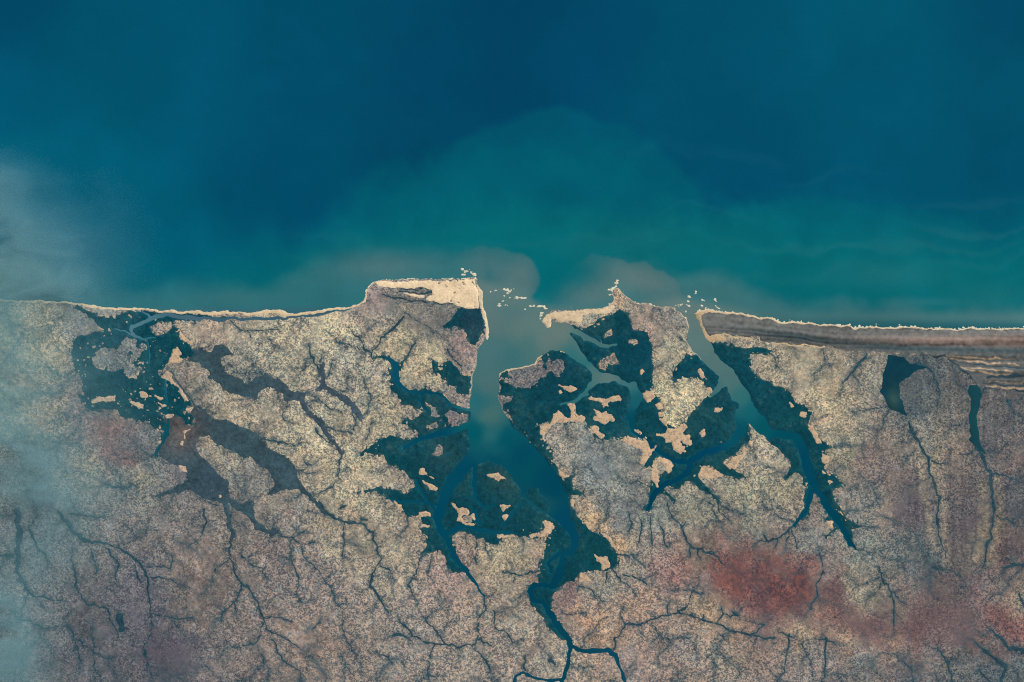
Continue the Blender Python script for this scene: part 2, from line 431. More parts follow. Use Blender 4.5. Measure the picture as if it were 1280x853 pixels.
RIDGES = [(869, 391), (900, 389), (985, 402), (1040, 407), (1130, 411), (1280, 411), (1500, 411), (1500, 500), (1280, 492), (1262, 489), (1240, 486), (1225, 480), (1210, 470), (1198, 462), (1180, 448), (1160, 444), (1135, 441),
          (1085, 440), (1060, 437), (1010, 432), (985, 430), (966, 428), (947, 423), (925, 420), (905, 418), (893, 421), (885, 420), (878, 408)]
HEAD_SAND = T(400, 300, Z3, [(370, 283), (480, 280), (860, 270), (1030, 262), (1050, 300), (1055, 350), (1060, 420), (1065, 460), (920, 445), (880, 425), (740, 412), (700, 392), (720, 365), (745, 357), (740, 325), (600, 318), (480, 322), (400, 313)])
HEAD_SAND2 = T(400, 300, Z3, [(560, 352), (700, 362), (690, 385), (560, 362)])
SPIT_SAND = [(598, 352), (601, 360), (605, 379), (609, 398), (612, 412), (609, 426), (606, 424), (607, 413), (605, 402), (602, 388), (599, 372), (597, 360)]
EAST_SPIT = T(560, 300, Z3, [(620, 540), (660, 500), (720, 478), (860, 472), (1000, 466), (1060, 452), (1100, 432), (1110, 450), (1070, 490), (1020, 500), (940, 500), (900, 510), (880, 560), (850, 550), (760, 550), (720, 525), (690, 532), (690, 578), (660, 582)])
RIV_SAND = T(760, 340, Z3, [(680, 430), (720, 418), (780, 445), (790, 470), (720, 462), (700, 480), (725, 530), (715, 530), (690, 480), (640, 430), (590, 300), (575, 270), (620, 262), (700, 265), (620, 300), (650, 400)])

A, B, C_, D_, E_ = (600, 400, Z3), (760, 440, Z3), (440, 560, Z3), (620, 540, Z3), (60, 460, Z3)
# bare salt flats: (frame, outline, label)
SALT = [
    (A, [(400, 760), (405, 710), (470, 690), (475, 640), (520, 605), (560, 640), (600, 660), (600, 600), (570, 560), (600, 540), (640, 545), (635, 600), (640, 640), (690, 650), (710, 690), (640, 670), (560, 685), (480, 700), (430, 760)], 'pale salt flat with a tall finger, capping the grey upland east of the main river'),
    (A, [(720, 520), (790, 515), (850, 530), (860, 510), (930, 515), (935, 545), (890, 550), (860, 540), (850, 570), (885, 600), (820, 590), (810, 550), (770, 530), (725, 540)], 'bow-shaped tan salt flat just south of the forked creek, wholly inside mangroves'),
    (A, [(760, 600), (850, 620), (890, 640), (895, 680), (850, 700), (800, 690), (750, 670), (770, 645), (800, 640)], 'rounded salt flat with a small dark eye, south of the bow-shaped one'),
    (A, [(730, 700), (780, 700), (790, 740), (825, 770), (800, 800), (770, 760), (740, 750)], 'small salt flat on the north-east shoulder of the grey upland'),
    (A, [(1070, 485), (1110, 460), (1160, 470), (1165, 510), (1110, 550)], 'tan lozenge of salt flat west of the dry upland tongue'),
    (A, [(530, 436), (620, 440), (650, 470), (620, 494), (590, 462), (540, 455)], 'hooked strip of bare sand in the mangroves behind the curved beach'),
    (A, [(515, 462), (545, 455), (560, 475), (530, 500)], 'small round bare patch beside the hooked sand strip'),
    (B, [(150, 500), (200, 520), (240, 570), (290, 640), (320, 620), (330, 650), (290, 665), (270, 700), (240, 750), (200, 740), (220, 680), (180, 640), (100, 600), (70, 570), (130, 570), (180, 590), (220, 590)], 'ragged many-armed salt flat edging the east side of the grey upland'),
    (B, [(300, 530), (370, 545), (385, 500), (350, 480), (340, 440), (380, 430), (400, 500), (470, 520), (510, 480), (530, 500), (480, 550), (550, 560), (565, 620), (540, 645), (490, 600), (520, 660), (490, 690), (430, 650), (430, 615), (380, 605), (370, 570), (330, 560)], 'large lobed salt flat at the southern tip of the dry upland tongue'),
    (B, [(300, 740), (350, 705), (420, 730), (435, 780), (400, 812), (385, 770), (350, 732), (322, 770), (340, 830), (335, 890), (300, 870), (290, 800)], 'ring of pale salt flat around a grey hummock'),
    (B, [(640, 765), (720, 780), (750, 830), (700, 850), (600, 850), (600, 820)], 'salt flat on the north tip of the upland below the curved creek'),
    (B, [(770, 740), (830, 740), (820, 700), (890, 690), (890, 650), (920, 655), (910, 700), (860, 750), (850, 780), (800, 770)], 'stepped salt flat on the west flank of the triangular upland'),
    (B, [(310, 345), (350, 345), (365, 370), (330, 385)], 'upper of two small round salt flats west of the upland tongue'),
    (B, [(335, 400), (375, 400), (380, 430), (340, 430)], 'lower of two small round salt flats west of the upland tongue'),
    (B, [(580, 130), (620, 100), (650, 150), (665, 190), (630, 180)], 'pinkish bare patch between the upland tongue and the eastern river'),
    (B, [(640, 235), (680, 230), (690, 265), (650, 280)], 'small dull bare patch on the creek elbow beside the upland tongue'),
    (B, [(720, 380), (770, 370), (765, 400), (710, 405)], 'small star of salt flat in the mangroves of the river island'),
    (B, [(610, 540), (640, 520), (650, 550), (630, 570)], 'tiny salt flat in the south-west of the river island'),
    (B, [(720, 590), (770, 600), (805, 578), (760, 615)], 'thin salt flat along the south shore of the river island'),
    (B, [(945, 600), (970, 610), (950, 640), (935, 620)], 'tiny salt flat on the west shoulder of the triangular upland'),
    (B, [(210, 120), (235, 100), (260, 130), (230, 150)], 'tiny star of salt flat alone in the middle of the eastern mangroves'),
    ((960, 360, 4), [(100, 570), (140, 590), (110, 605)], 'northernmost pale spot on the east bank of the eastern river'),
    ((960, 360, 4), [(165, 625), (200, 625), (190, 650), (165, 645)], 'pinkish round spot on the east bank of the eastern river'),
    ((960, 360, 4), [(190, 700), (220, 680), (235, 720), (250, 740), (275, 780), (240, 770), (215, 735)], 'stair-like pale flat on the east bank of the eastern river'),
    ((960, 500, 4), [(265, 260), (300, 290), (295, 325), (270, 320)], 'small bare tooth where the eastern river turns south'),
    ((960, 500, 4), [(275, 350), (320, 365), (300, 380)], 'small bare tooth second along the south-running bank'),
    ((960, 500, 4), [(300, 400), (335, 415), (310, 430)], 'small bare tooth third along the south-running bank'),
    ((960, 500, 4), [(340, 550), (380, 585), (355, 565)], 'sliver of bare ground beside the south-east arm of the river'),
    ((960, 500, 4), [(300, 605), (330, 610), (325, 640), (300, 640)], 'round pale islet at the fork of the south-east arm'),
    (C_, [(460, 110), (480, 150), (545, 195), (470, 175), (450, 150)], 'thin branching salt flat, upper of two on the western wetland island'),
    (C_, [(470, 215), (530, 240), (575, 265), (560, 285), (510, 285), (500, 250)], 'thin branching salt flat, lower of two on the western wetland island'),
    (C_, [(650, 345), (690, 370), (705, 402), (750, 400), (775, 425), (760, 440), (728, 445), (722, 465), (745, 495), (780, 508), (818, 495), (790, 450), (800, 445), (835, 505), (825, 525), (770, 525), (700, 485), (700, 440), (685, 405)], 'bright sand ring with a tail on the mid-river island'),
    (C_, [(390, 450), (440, 450), (450, 415), (530, 430), (525, 450), (480, 450), (460, 480), (470, 500), (535, 505), (510, 525), (470, 520), (455, 470)], 'crescent-shaped salt flat opening east on the west shore of the estuary'),
    (C_, [(900, 178), (980, 176), (1045, 210), (1000, 205), (980, 222), (950, 200)], 'slender winged sand flat at the head of the mid-river island'),
    (C_, [(980, 375), (1040, 390), (1010, 415)], 'upper of two small sand spots inside the mid-river island'),
    (C_, [(1005, 450), (1050, 450), (1020, 480)], 'lower of two small sand spots inside the mid-river island'),
    (C_, [(285, 350), (330, 385), (345, 430), (320, 410)], 'short pale streak on the shore west of the crescent salt flat'),
    (C_, [(1110, 520), (1150, 530), (1130, 565)], 'small sand spot near the south shore of the estuary'),
    (C_, [(970, 583), (1080, 578), (1090, 595), (975, 598)], 'thin pale shoreline strip on the south side of the estuary'),
    (C_, [(1180, 570), (1240, 560), (1280, 590), (1200, 585)], 'pale shoreline strip east of the thin one, south side of the estuary'),
    (D_, [(230, 670), (300, 685), (318, 640), (300, 600), (320, 578), (382, 630), (360, 672), (300, 700)], 'forked salt flat on the west bank where the main river narrows'),
    (D_, [(420, 255), (480, 300), (440, 300)], 'small salt flat on the east bank above the little notch'),
    (D_, [(490, 430), (520, 460), (512, 490)], 'small pale spot on the east bank below the little notch'),
    (D_, [(540, 570), (640, 620), (750, 690), (780, 750), (820, 800), (760, 750), (700, 680), (620, 640)], 'long curved sand bank along the east bank of the main river'),
    ((700, 640, 4), [(165, 200), (190, 220), (240, 230), (250, 290), (210, 295), (200, 260), (170, 220)], 'bright salt flat poking into the southern swamp lobe'),
    ((700, 640, 4), [(105, 300), (125, 295), (160, 330), (160, 350), (90, 350)], 'dull salt flat on the south shore of the southern swamp lobe'),
    (E_, [(300, 225), (350, 195), (450, 180), (440, 210), (380, 225), (310, 240)], 'pale wedge-shaped bare patch on the south-west shore of the smoky swamp'),
    (E_, [(615, 165), (660, 175), (665, 190), (620, 190)], 'westernmost of three tan spots in the south of the smoky swamp'),
    (E_, [(710, 180), (770, 195), (730, 212)], 'middle of three tan spots in the south of the smoky swamp'),
    (E_, [(725, 225), (800, 255), (755, 262)], 'lowest of three tan spots in the south of the smoky swamp'),
    (E_, [(540, 232), (600, 250), (648, 245), (640, 275), (600, 268)], 'speckled pale patch west of the narrow swamp outlet'),
    (E_, [(755, 30), (790, 20), (840, 90), (900, 160), (940, 215), (920, 220), (850, 130), (820, 105), (750, 60)], 'tan salt fringe along the east side of the smoky swamp'),
    (E_, [(915, 270), (980, 255), (960, 300), (920, 290)], 'reddish bare patch at the end of the tan salt fringe'),
    (E_, [(725, 290), (745, 300), (830, 325), (800, 340), (770, 320)], 'short pale bar at the mouth of the reddish floodplain'),
    (E_, [(890, 420), (965, 400), (960, 412), (920, 430), (915, 465), (905, 535), (880, 520), (900, 480)], 'crooked white sand line across the reddish floodplain'),
    (E_, [(830, 488), (850, 495), (840, 512)], 'tiny white sand spot west of the crooked sand line'),
    (E_, [(870, 655), (920, 655), (945, 710), (900, 690)], 'small tan spot in the southern floodplain'),
    ((0, 340, Z3), [(1150, 505), (1185, 505), (1215, 550), (1180, 560), (1200, 585), (1280, 572), (1200, 612), (1130, 605)], 'branched tan flat in the north-east of the smoky swamp'),
    ((0, 340, Z3), [(1200, 405), (1225, 430), (1285, 470), (1275, 492), (1210, 440)], 'tan salt bar bordering the swamp just behind the beach'),
    ((0, 600, 4), [(1045, 45), (1075, 40), (1110, 80), (1095, 110), (1085, 80), (1060, 50), (1060, 80)], 'small white hook of sand in the southern floodplain'),
]

# dark tree-lined streams: (name of group, lines)
STREAMS = [
    ('long straight stream draining the dark western pond on the east plain', [
        [(1140, 535, 3.0), (1143, 547, 2.6), (1152, 560, 2.4), (1160, 575, 2.0), (1164, 595, 1.8), (1170, 612, 1.6), (1173, 640, 1.5), (1172, 662, 1.3), (1177, 680, 1.3), (1183, 700, .7)],
        [(1164, 576, .9), (1173, 579, .9), (1183, 577, .6)], [(1148, 562, .6), (1138, 570, .6), (1128, 580, .4)], [(1162, 597, .6), (1150, 602, .6), (1133, 609, .4)]]),
    ('long bending stream draining the slim eastern pond', [
        [(1220, 558, 3.4), (1228, 572, 3), (1238, 590, 2.4), (1240, 610, 2), (1243, 640, 1.8), (1240, 660, 1.6), (1234, 690, 1.7), (1230, 708, 1)],
        [(1242, 592, .9), (1260, 595, .9), (1290, 608, .9)], [(1246, 645, .9), (1260, 649, .9), (1274, 658, .6)], [(1218, 563, .9), (1203, 570, .6)]]),
    ('short straight stream west of the dark pond', [[(1082, 446, 2), (1070, 460, 1.4), (1055, 477, 1), (1047, 494, .5)]]),
    ('thin creeklets feeding the west side of the dark pond', [[(1110, 507, .9), (1085, 511, .8), (1067, 517, .5)], [(1111, 512, .9), (1102, 532, .7), (1095, 547, .4)], [(1146, 455, 3.4), (1160, 459, 3.2), (1168, 468, 2.0), (1172, 480, 1.5), (1175, 492, 1.2), (1172, 507, .7)]]),
    ('thin creeklets on the plain behind the ridge belt', [[(1027, 437, .9), (1037, 457, .6)], [(968, 445, .9), (971, 460, .6)], [(1260, 499, 1), (1266, 515, .8), (1265, 540, .5)], [(960, 440, 1), (966, 446, 1)]]),
    ('feathered stream in the south-east running down to the red plain', [
        [(1099, 707, .8), (1105, 725, 1.2), (1115, 740, 1.5), (1118, 757, 1.3), (1117, 775, 1), (1119, 791, .6)], [(1103, 728, 1), (1095, 740, 1), (1085, 744, .6)], [(1101, 722, .8), (1085, 728, .6), (1070, 732, .4)], [(1110, 733, .9), (1122, 747, .8), (1132, 755, .5)]]),
    ('stream at the east edge of the burnt ground', [[(1026, 690, .7), (1029, 715, 1.2), (1021, 735, 1.3), (1021, 747, 1.4), (1012, 762, 1.2)]]),
    ('dark drains near the south-east corner', [
        [(1165, 707, 1.6), (1177, 712, 1.2)], [(1330, 700, 2), (1280, 706, 2), (1265, 707, 1.9), (1254, 712, 1)], [(1237, 787, 1.4), (1252, 800, 2.8), (1262, 812, 3), (1285, 812, 3), (1330, 818, 3)],
        [(1218, 803, 1), (1232, 815, 3), (1250, 828, 4), (1257, 834, 3), (1250, 860, 3)], [(1222, 835, 1), (1240, 860, 2)], [(1170, 810, 1), (1178, 820, 1.6), (1187, 832, 2.2), (1192, 855, 2)], [(1120, 820, .7), (1137, 835, 1.1), (1146, 860, 1)],
        [(1275, 742, 1.5), (1280, 755, 2)]]),
    ('parallel creeklets along the southern edge below the pale band', [[(987, 793, 2), (985, 810, 1.1), (982, 825, 1.1), (980, 840, 1), (970, 850, 1)], [(1002, 802, .7), (1012, 825, .8), (1017, 850, .7)], [(1032, 798, 2), (1032, 830, 1), (1029, 860, 1)], [(975, 790, 1), (990, 796, 1.6)], [(1020, 798, 1.2), (1042, 803, 1.2)]]),
    ('large branching stream in the south running east below the burnt ground', [
        [(766, 812, 1.6), (775, 792, 1.3), (782, 780, 1.5), (800, 780, 1.5), (825, 772, 1.5), (847, 765, 1.6), (860, 757, 1.3), (867, 740, 1.3), (880, 741, .6)],
        [(847, 765, 1.3), (860, 768, 1.2), (875, 775, 1.4), (895, 780, 1.5), (912, 789, 1.6), (930, 791, 1.6), (945, 797, 1.6), (970, 798, 2)],
        [(781, 780, .9), (776, 770, .8), (779, 755, .5)], [(815, 777, .8), (822, 792, .7), (840, 804, .5)], [(847, 763, .9), (846, 750, .6)], [(835, 768, .9), (835, 759, .9), (838, 752, .5)],
        [(896, 779, 1.1), (905, 767, 1.4), (902, 760, .8)], [(905, 768, 1.1), (914, 772, .9), (922, 769, .9)], [(915, 764, .8), (922, 769, .9)], [(938, 795, 1), (948, 790, 1), (955, 782, 1.2), (940, 778, .6), (925, 774, .4)], [(867, 738, 1), (850, 737, .6), (835, 740, .4)],
        [(877, 775, .9), (879, 768, .9)], [(927, 790, .8), (932, 785, .8)]]),
    ('feathery dark gullies between the creek head and the burnt ground', [
        [(835, 628, 1.2), (840, 642, 1), (852, 662, 1.3), (862, 680, 1.9), (880, 690, 2), (895, 697, 1.5), (905, 705, .7)], [(862, 680, 1.2), (862, 695, .9)], [(872, 688, 1.2), (876, 700, .8)], [(885, 690, 1), (900, 692, .7)], [(852, 660, .9), (856, 652, .6)],
        [(822, 645, .8), (825, 657, 1), (835, 682, 1.6)], [(812, 645, .7), (814, 660, 1), (815, 680, 1.6)], [(803, 650, .7), (800, 665, 1), (798, 678, 1.4)], [(880, 614, 1), (895, 621, 1), (899, 636, 1), (914, 655, .6)], [(785, 640, .8), (790, 655, 1.2), (786, 668, .6)],
        [(882, 622, .8), (893, 640, 1), (901, 655, .6)], [(902, 632, 1), (918, 640, .7), (930, 642, .4)]]),
    ('fanning gullies below the south-west arm of the eastern river', [
        [(993, 656, 1.4), (985, 664, 1.4), (974, 672, 1.4), (951, 677, 1.6), (944, 683, .8)], [(990, 663, 1), (993, 676, .8), (996, 685, .5)], [(960, 677, 1.2), (955, 668, .6)], [(986, 665, 1), (982, 685, .8)], [(972, 673, 1), (972, 684, .8)], [(985, 640, .5), (970, 635, .5), (955, 640, .3)], [(965, 643, .4), (985, 650, .6), (993, 652, .6)]]),
    ('fine rills east of the south-east river arm', [
        [(1062, 660, 1.2), (1079, 658, 1.3), (1096, 659, .8)], [(1077, 595, .7), (1088, 604, 1), (1094, 621, .9), (1098, 632, 1.4)], [(1060, 640, 1), (1080, 637, .7), (1097, 629, .9)], [(1100, 645, .6), (1120, 652, .8), (1140, 667, 1), (1152, 685, .9), (1160, 700, .8)],
        [(1052, 608, 1), (1064, 611, .6), (1075, 607, .4)], [(1070, 686, .9), (1090, 692, .8), (1110, 685, .7), (1130, 672, .4)], [(1090, 692, .5), (1120, 700, .7), (1150, 702, .8)], [(1042, 559, 1.6), (1060, 556, .7), (1080, 556, .4)], [(1110, 670, .4), (1135, 680, .6), (1150, 690, .7)]]),
    ('branching stream under smoke in the far south-west', [
        [(75, 640, 3), (85, 657, 3), (107, 675, 2.4), (130, 680, 1.8), (150, 685, 2), (165, 695, 2), (177, 707, 1.8), (185, 722, 1.5), (186, 742, 1.2), (189, 770, 1.1), (189, 792, 1), (180, 810, 1), (185, 840, .8)],
        [(87, 640, 1.6), (110, 646, 1.3), (130, 647, .8)], [(177, 709, 1.1), (195, 710, 1), (215, 707, 1), (214, 692, .5)], [(185, 721, .9), (200, 722, .9), (215, 726, .8), (232, 737, .4)],
        [(132, 687, 1.6), (140, 693, 2.2), (147, 700, 1.5), (149, 707, 1.5), (145, 717, 1.3), (147, 729, .8)], [(167, 707, 1.2), (172, 718, 1.4), (177, 729, 1.6)], [(112, 685, 1), (122, 710, .9), (120, 725, .6)],
        [(190, 750, .6), (210, 750, .6), (232, 749, .4)], [(155, 680, .8), (170, 673, .8), (185, 665, .5)], [(177, 705, .7), (184, 697, .7), (190, 687, .4)], [(189, 768, .6), (215, 773, .7), (242, 774, .9)]]),
    ('broad smoke-covered valley at the western edge', [
        [(20, 640, 5), (25, 662, 5), (22, 700, 4.5), (25, 725, 3.5), (38, 742, 2.5), (50, 746, 1.4), (77, 751, .9)], [(37, 660, 2), (45, 682, 1.6), (60, 702, 1.4)], [(15, 765, 1.4), (25, 775, 1.3), (57, 784, 1.2), (75, 782, 1.1), (85, 777, .6)],
        [(36, 742, 1.6), (30, 755, 1.2), (25, 775, 1)], [(44, 748, .9), (55, 760, .6)], [(-10, 697, 1.6), (15, 695, 2)], [(84, 778, 1), (95, 800, 1.4), (100, 830, 1)]]),
    ('winding stream south of the smoke ending near a dark thicket', [
        [(92, 680, .7), (91, 710, 1), (97, 740, 1.1), (107, 754, 1.1), (120, 757, 1), (135, 761, 1.1), (142, 780, 1), (150, 800, .6)], [(116, 785, .9), (117, 812, .7), (120, 840, .5)], [(150, 770, 4.5), (153, 785, 5.5)], [(100, 800, 1), (115, 815, .8), (140, 825, .7)]]),
    ('long stream running south from the southern floodplain', [
        [(287, 640, 2.2), (291, 670, 2.4), (287, 690, 1.2), (291, 712, 1.6), (302, 730, 1.8), (312, 740, 1.6), (322, 755, 1.5), (327, 772, 1.5), (332, 787, 1.2), (352, 795, 1.1), (372, 810, .9), (390, 820, .5)],
        [(301, 732, 1.2), (295, 752, 1.2), (277, 767, 1.3), (276, 780, 1)], [(294, 755, 1.2), (296, 763, .9)], [(286, 697, .8), (271, 710, 1), (265, 730, .6)], [(302, 692, .7), (315, 707, .8), (327, 710, 1), (335, 722, .6)],
        [(328, 773, 1.2), (345, 773, 1.3), (367, 776, .8)], [(328, 780, 1.1), (325, 795, 1), (318, 805, .9), (295, 809, .8)], [(340, 800, 1.7), (347, 815, 1.6), (358, 828, 1.3), (372, 838, 1), (378, 853, .9)], [(322, 805, .8), (330, 830, 1)],
        [(255, 637, 1.6), (258, 655, 1.4), (250, 675, .9), (227, 687, .5)], [(255, 640, 1), (240, 655, .7)], [(190, 850, .5), (180, 812, .7)]]),
    ('paired thin streams south of the floodplain corner', [
        [(350, 667, 1.2), (367, 672, 1.3), (362, 682, 1), (366, 707, 1), (374, 725, 1.1), (372, 745, 1), (379, 752, .6)], [(367, 672, 1), (375, 677, 1), (380, 695, .9), (397, 712, 1), (412, 732, 1.1), (417, 750, .8), (427, 760, .5)], [(368, 672, .8), (380, 664, 1)], [(386, 680, 1.8), (391, 679, 1.6)]]),
    ('long stream continuing south-east from the floodplain', [
        [(400, 630, 2.6), (405, 640, 2.6), (420, 650, 2.2), (435, 654, 1.7), (455, 657, 1.6), (465, 667, 1.6), (471, 685, 1.7), (475, 705, 1.4), (465, 717, 1.2), (464, 732, 2), (475, 750, 2), (485, 765, 1.2)],
        [(430, 655, 1.4), (430, 675, 1.2), (429, 697, .7)], [(477, 707, .9), (487, 713, 1), (495, 725, .8)], [(425, 634, 2), (433, 632, 1.4)], [(452, 650, 2.6), (458, 649, 2)], [(430, 762, .5), (429, 795, .7), (440, 812, .7), (425, 820, .4)]]),
    ('forked creeklets on the estuary south-west shore', [
        [(534, 690, 1.2), (526, 697, 1), (520, 717, 1), (510, 730, 1.1), (522, 760, .5)], [(539, 692, .9), (538, 705, .9), (536, 715, .6)], [(509, 646, 1.4), (509, 657, 1), (500, 665, .7)], [(594, 672, .9), (595, 695, .7), (596, 704, .5)], [(605, 680, .8), (612, 699, .5)]]),
    ('chain of dark drains along the southern edge west of the river', [
        [(497, 775, 1), (515, 792, 1.4), (530, 802, 1.3), (545, 807, 1.4), (557, 805, 1.4), (575, 809, 1.4), (588, 807, 1.2), (595, 804, 1)], [(532, 775, 1.3), (547, 790, 1.3), (557, 805, 1.2)], [(490, 795, 1.4), (500, 793, 2.2), (510, 795, 1)], [(390, 787, .8), (402, 779, 1.4)],
        [(545, 807, 1.2), (538, 820, 1), (535, 850, .9)], [(470, 815, 1), (485, 822, 1.3), (490, 832, .8)]]),
    ('stream continuing south from the western estuary arm', [
        [(605, 743, 1.2), (607, 759, 1.1), (598, 775, 1.1), (599, 789, 1.1), (595, 804, 1.2), (588, 807, 1)], [(598, 798, 1), (614, 809, .9)], [(594, 813, 1), (602, 822, 1.6), (611, 832, 2), (613, 838, 1)], [(616, 764, 1), (620, 783, 1), (631, 790, 1), (641, 802, .8)],
        [(656, 820, .7), (656, 839, .9)], [(688, 825, 3), (692, 830, 2.5)], [(629, 716, 1.6), (640, 717, 1.4), (655, 719, 1), (662, 713, 2), (675, 714, 2)], [(645, 720, 1), (643, 730, .8)]]),
    ('creeklets around the southern swamp lobe', [
        [(772, 694, 1.3), (783, 694, 1), (795, 696, 1)], [(765, 712, 1.6), (780, 727, 1), (787, 735, .9), (795, 744, .6)], [(757, 716, 1.2), (757, 728, .8)], [(724, 731, .9), (735, 736, .8), (752, 751, .5)], [(703, 765, .9), (712, 768, 1.1), (730, 767, .6)], [(780, 718, 1.2), (795, 722, 1), (810, 730, .6)]]),
    ('thin creeklets behind the western beach', [
        [(286, 400, .6), (292, 406, 1), (301, 411, 1.2), (312, 414, 1), (331, 414, 1), (348, 410, .5)], [(309, 413, .9), (316, 428, .4)], [(339, 424, .7), (344, 437, .4)], [(386, 434, 1.4), (389, 445, 1.2), (397, 455, 1.7), (401, 468, 2)], [(407, 441, .8), (400, 452, 1)], [(421, 428, .9), (432, 430, .8), (440, 434, .4)]]),
    ('branched dry creek on the sandy headland', [
        [(505, 396, 1.7), (494, 407, 1.7), (481, 418, 1.3), (472, 429, 1.1), (464, 439, 1), (464, 447, 1)], [(438, 411, .7), (449, 422, 1), (454, 437, 1.1), (462, 441, 1)], [(421, 428, .8), (437, 431, .8), (455, 441, .7)], [(518, 426, .8), (512, 442, 1.4), (507, 450, 1.6)], [(559, 437, 1.4), (566, 448, 1.4), (576, 459, 1)],
        [(477, 368, 1.1), (497, 374, 1), (520, 376, .9), (565, 380, 1)], [(498, 365, .9), (520, 366, 1), (540, 363, 1.2)], [(486, 359, .9), (503, 361, .8), (535, 361, .8)], [(504, 391, .7), (531, 405, .5), (556, 424, .5), (574, 446, .4)]]),
    ('side creeks of the northern floodplain', [
        [(399, 499, .5), (414, 512, .9), (432, 516, .6)], [(406, 535, 1.4), (424, 540, 1), (440, 542, .8)], [(361, 504, .8), (354, 516, .8), (359, 527, .7), (371, 532, .6)], [(322, 544, 1), (339, 551, 1.8), (350, 552, 1.3), (361, 554, 1), (380, 556, .5)],
        [(429, 566, 2), (423, 584, 1.1), (421, 602, 1), (410, 611, .9), (399, 617, 1), (392, 620, .6)], [(369, 587, .9), (385, 592, .7), (402, 589, .9)], [(380, 575, .7), (386, 583, .7), (376, 590, .5)], [(325, 464, .7), (327, 470, .8)], [(212, 463, .6), (223, 480, 1), (236, 495, 1), (247, 509, 1.2), (262, 520, 1)], [(395, 536, 1.4), (406, 548, 1.1), (415, 555, 1.1)],
        [(418, 452, .7), (412, 463, .8), (408, 471, 1)], [(441, 486, .6), (428, 489, 1), (418, 488, 1)]]),
    ('thin creeks on the dry bank west of the estuary', [[(455, 474, 1), (458, 485, 1), (464, 494, 1), (462, 510, .9), (455, 520, .5)], [(465, 530, .7), (460, 545, .8), (456, 555, .6)], [(440, 510, 1.1), (446, 525, 1), (442, 540, .7)], [(479, 468, .5), (487, 467, .7)]]),
    ('blue drain at the foot of the smoke-side woodland', [[(191, 620, 1), (205, 617, 2), (222, 611, 2.4), (230, 608, 1.5)], [(232, 608, .8), (248, 620, 1), (262, 628, 1), (272, 632, 1)], [(130, 603, 1.4), (145, 610, 1.6), (170, 608, 1)]]),
]

# ------------------------------------------------------------------ the land map
M = Map(-150, 325, 1430, 960, 1.0, seed=11)
h, w = M.h, M.w
n_fine = fbm(h, w, 4, 21, 3)          # ragged edges
n_mid = fbm(h, w, 16, 22, 4)
n_big = fbm(h, w, 70, 23, 5)
n_grain = fbm(h, w, 2.6, 24, 1)
n_edge = .8 * n_fine + 1.5 * fbm(h, w, 9, 25, 3, .6)   # ragged lobes along swamp and salt edges

main_f = M.poly(MAIN, 14)
BAR = T(620, 540, Z3, [(225, 380), (262, 385), (350, 460), (358, 545), (285, 505), (215, 440)])
water_f = np.minimum(np.maximum(M.poly(MOUTH, 8), M.poly(RIVER2, 8)), -(M.poly(BAR, 8) + .6 * n_fine))
chan_f = np.maximum.reduce([M.lines(CH_MAIN), M.lines(CH_EAST), M.lines(CH_WEST)])
inland_water = np.maximum(water_f, chan_f + 0.15 * n_fine)
land_f = np.minimum(main_f + 0.35 * n_fine, -inland_water)
base_z = np.clip(land_f, -5, 5) * 0.05
rise = np.clip(main_f, 0, 14) / 14 * sm(land_f, 0.5, 6)
base_z = base_z + rise * (0.12 + 0.05 * n_mid)

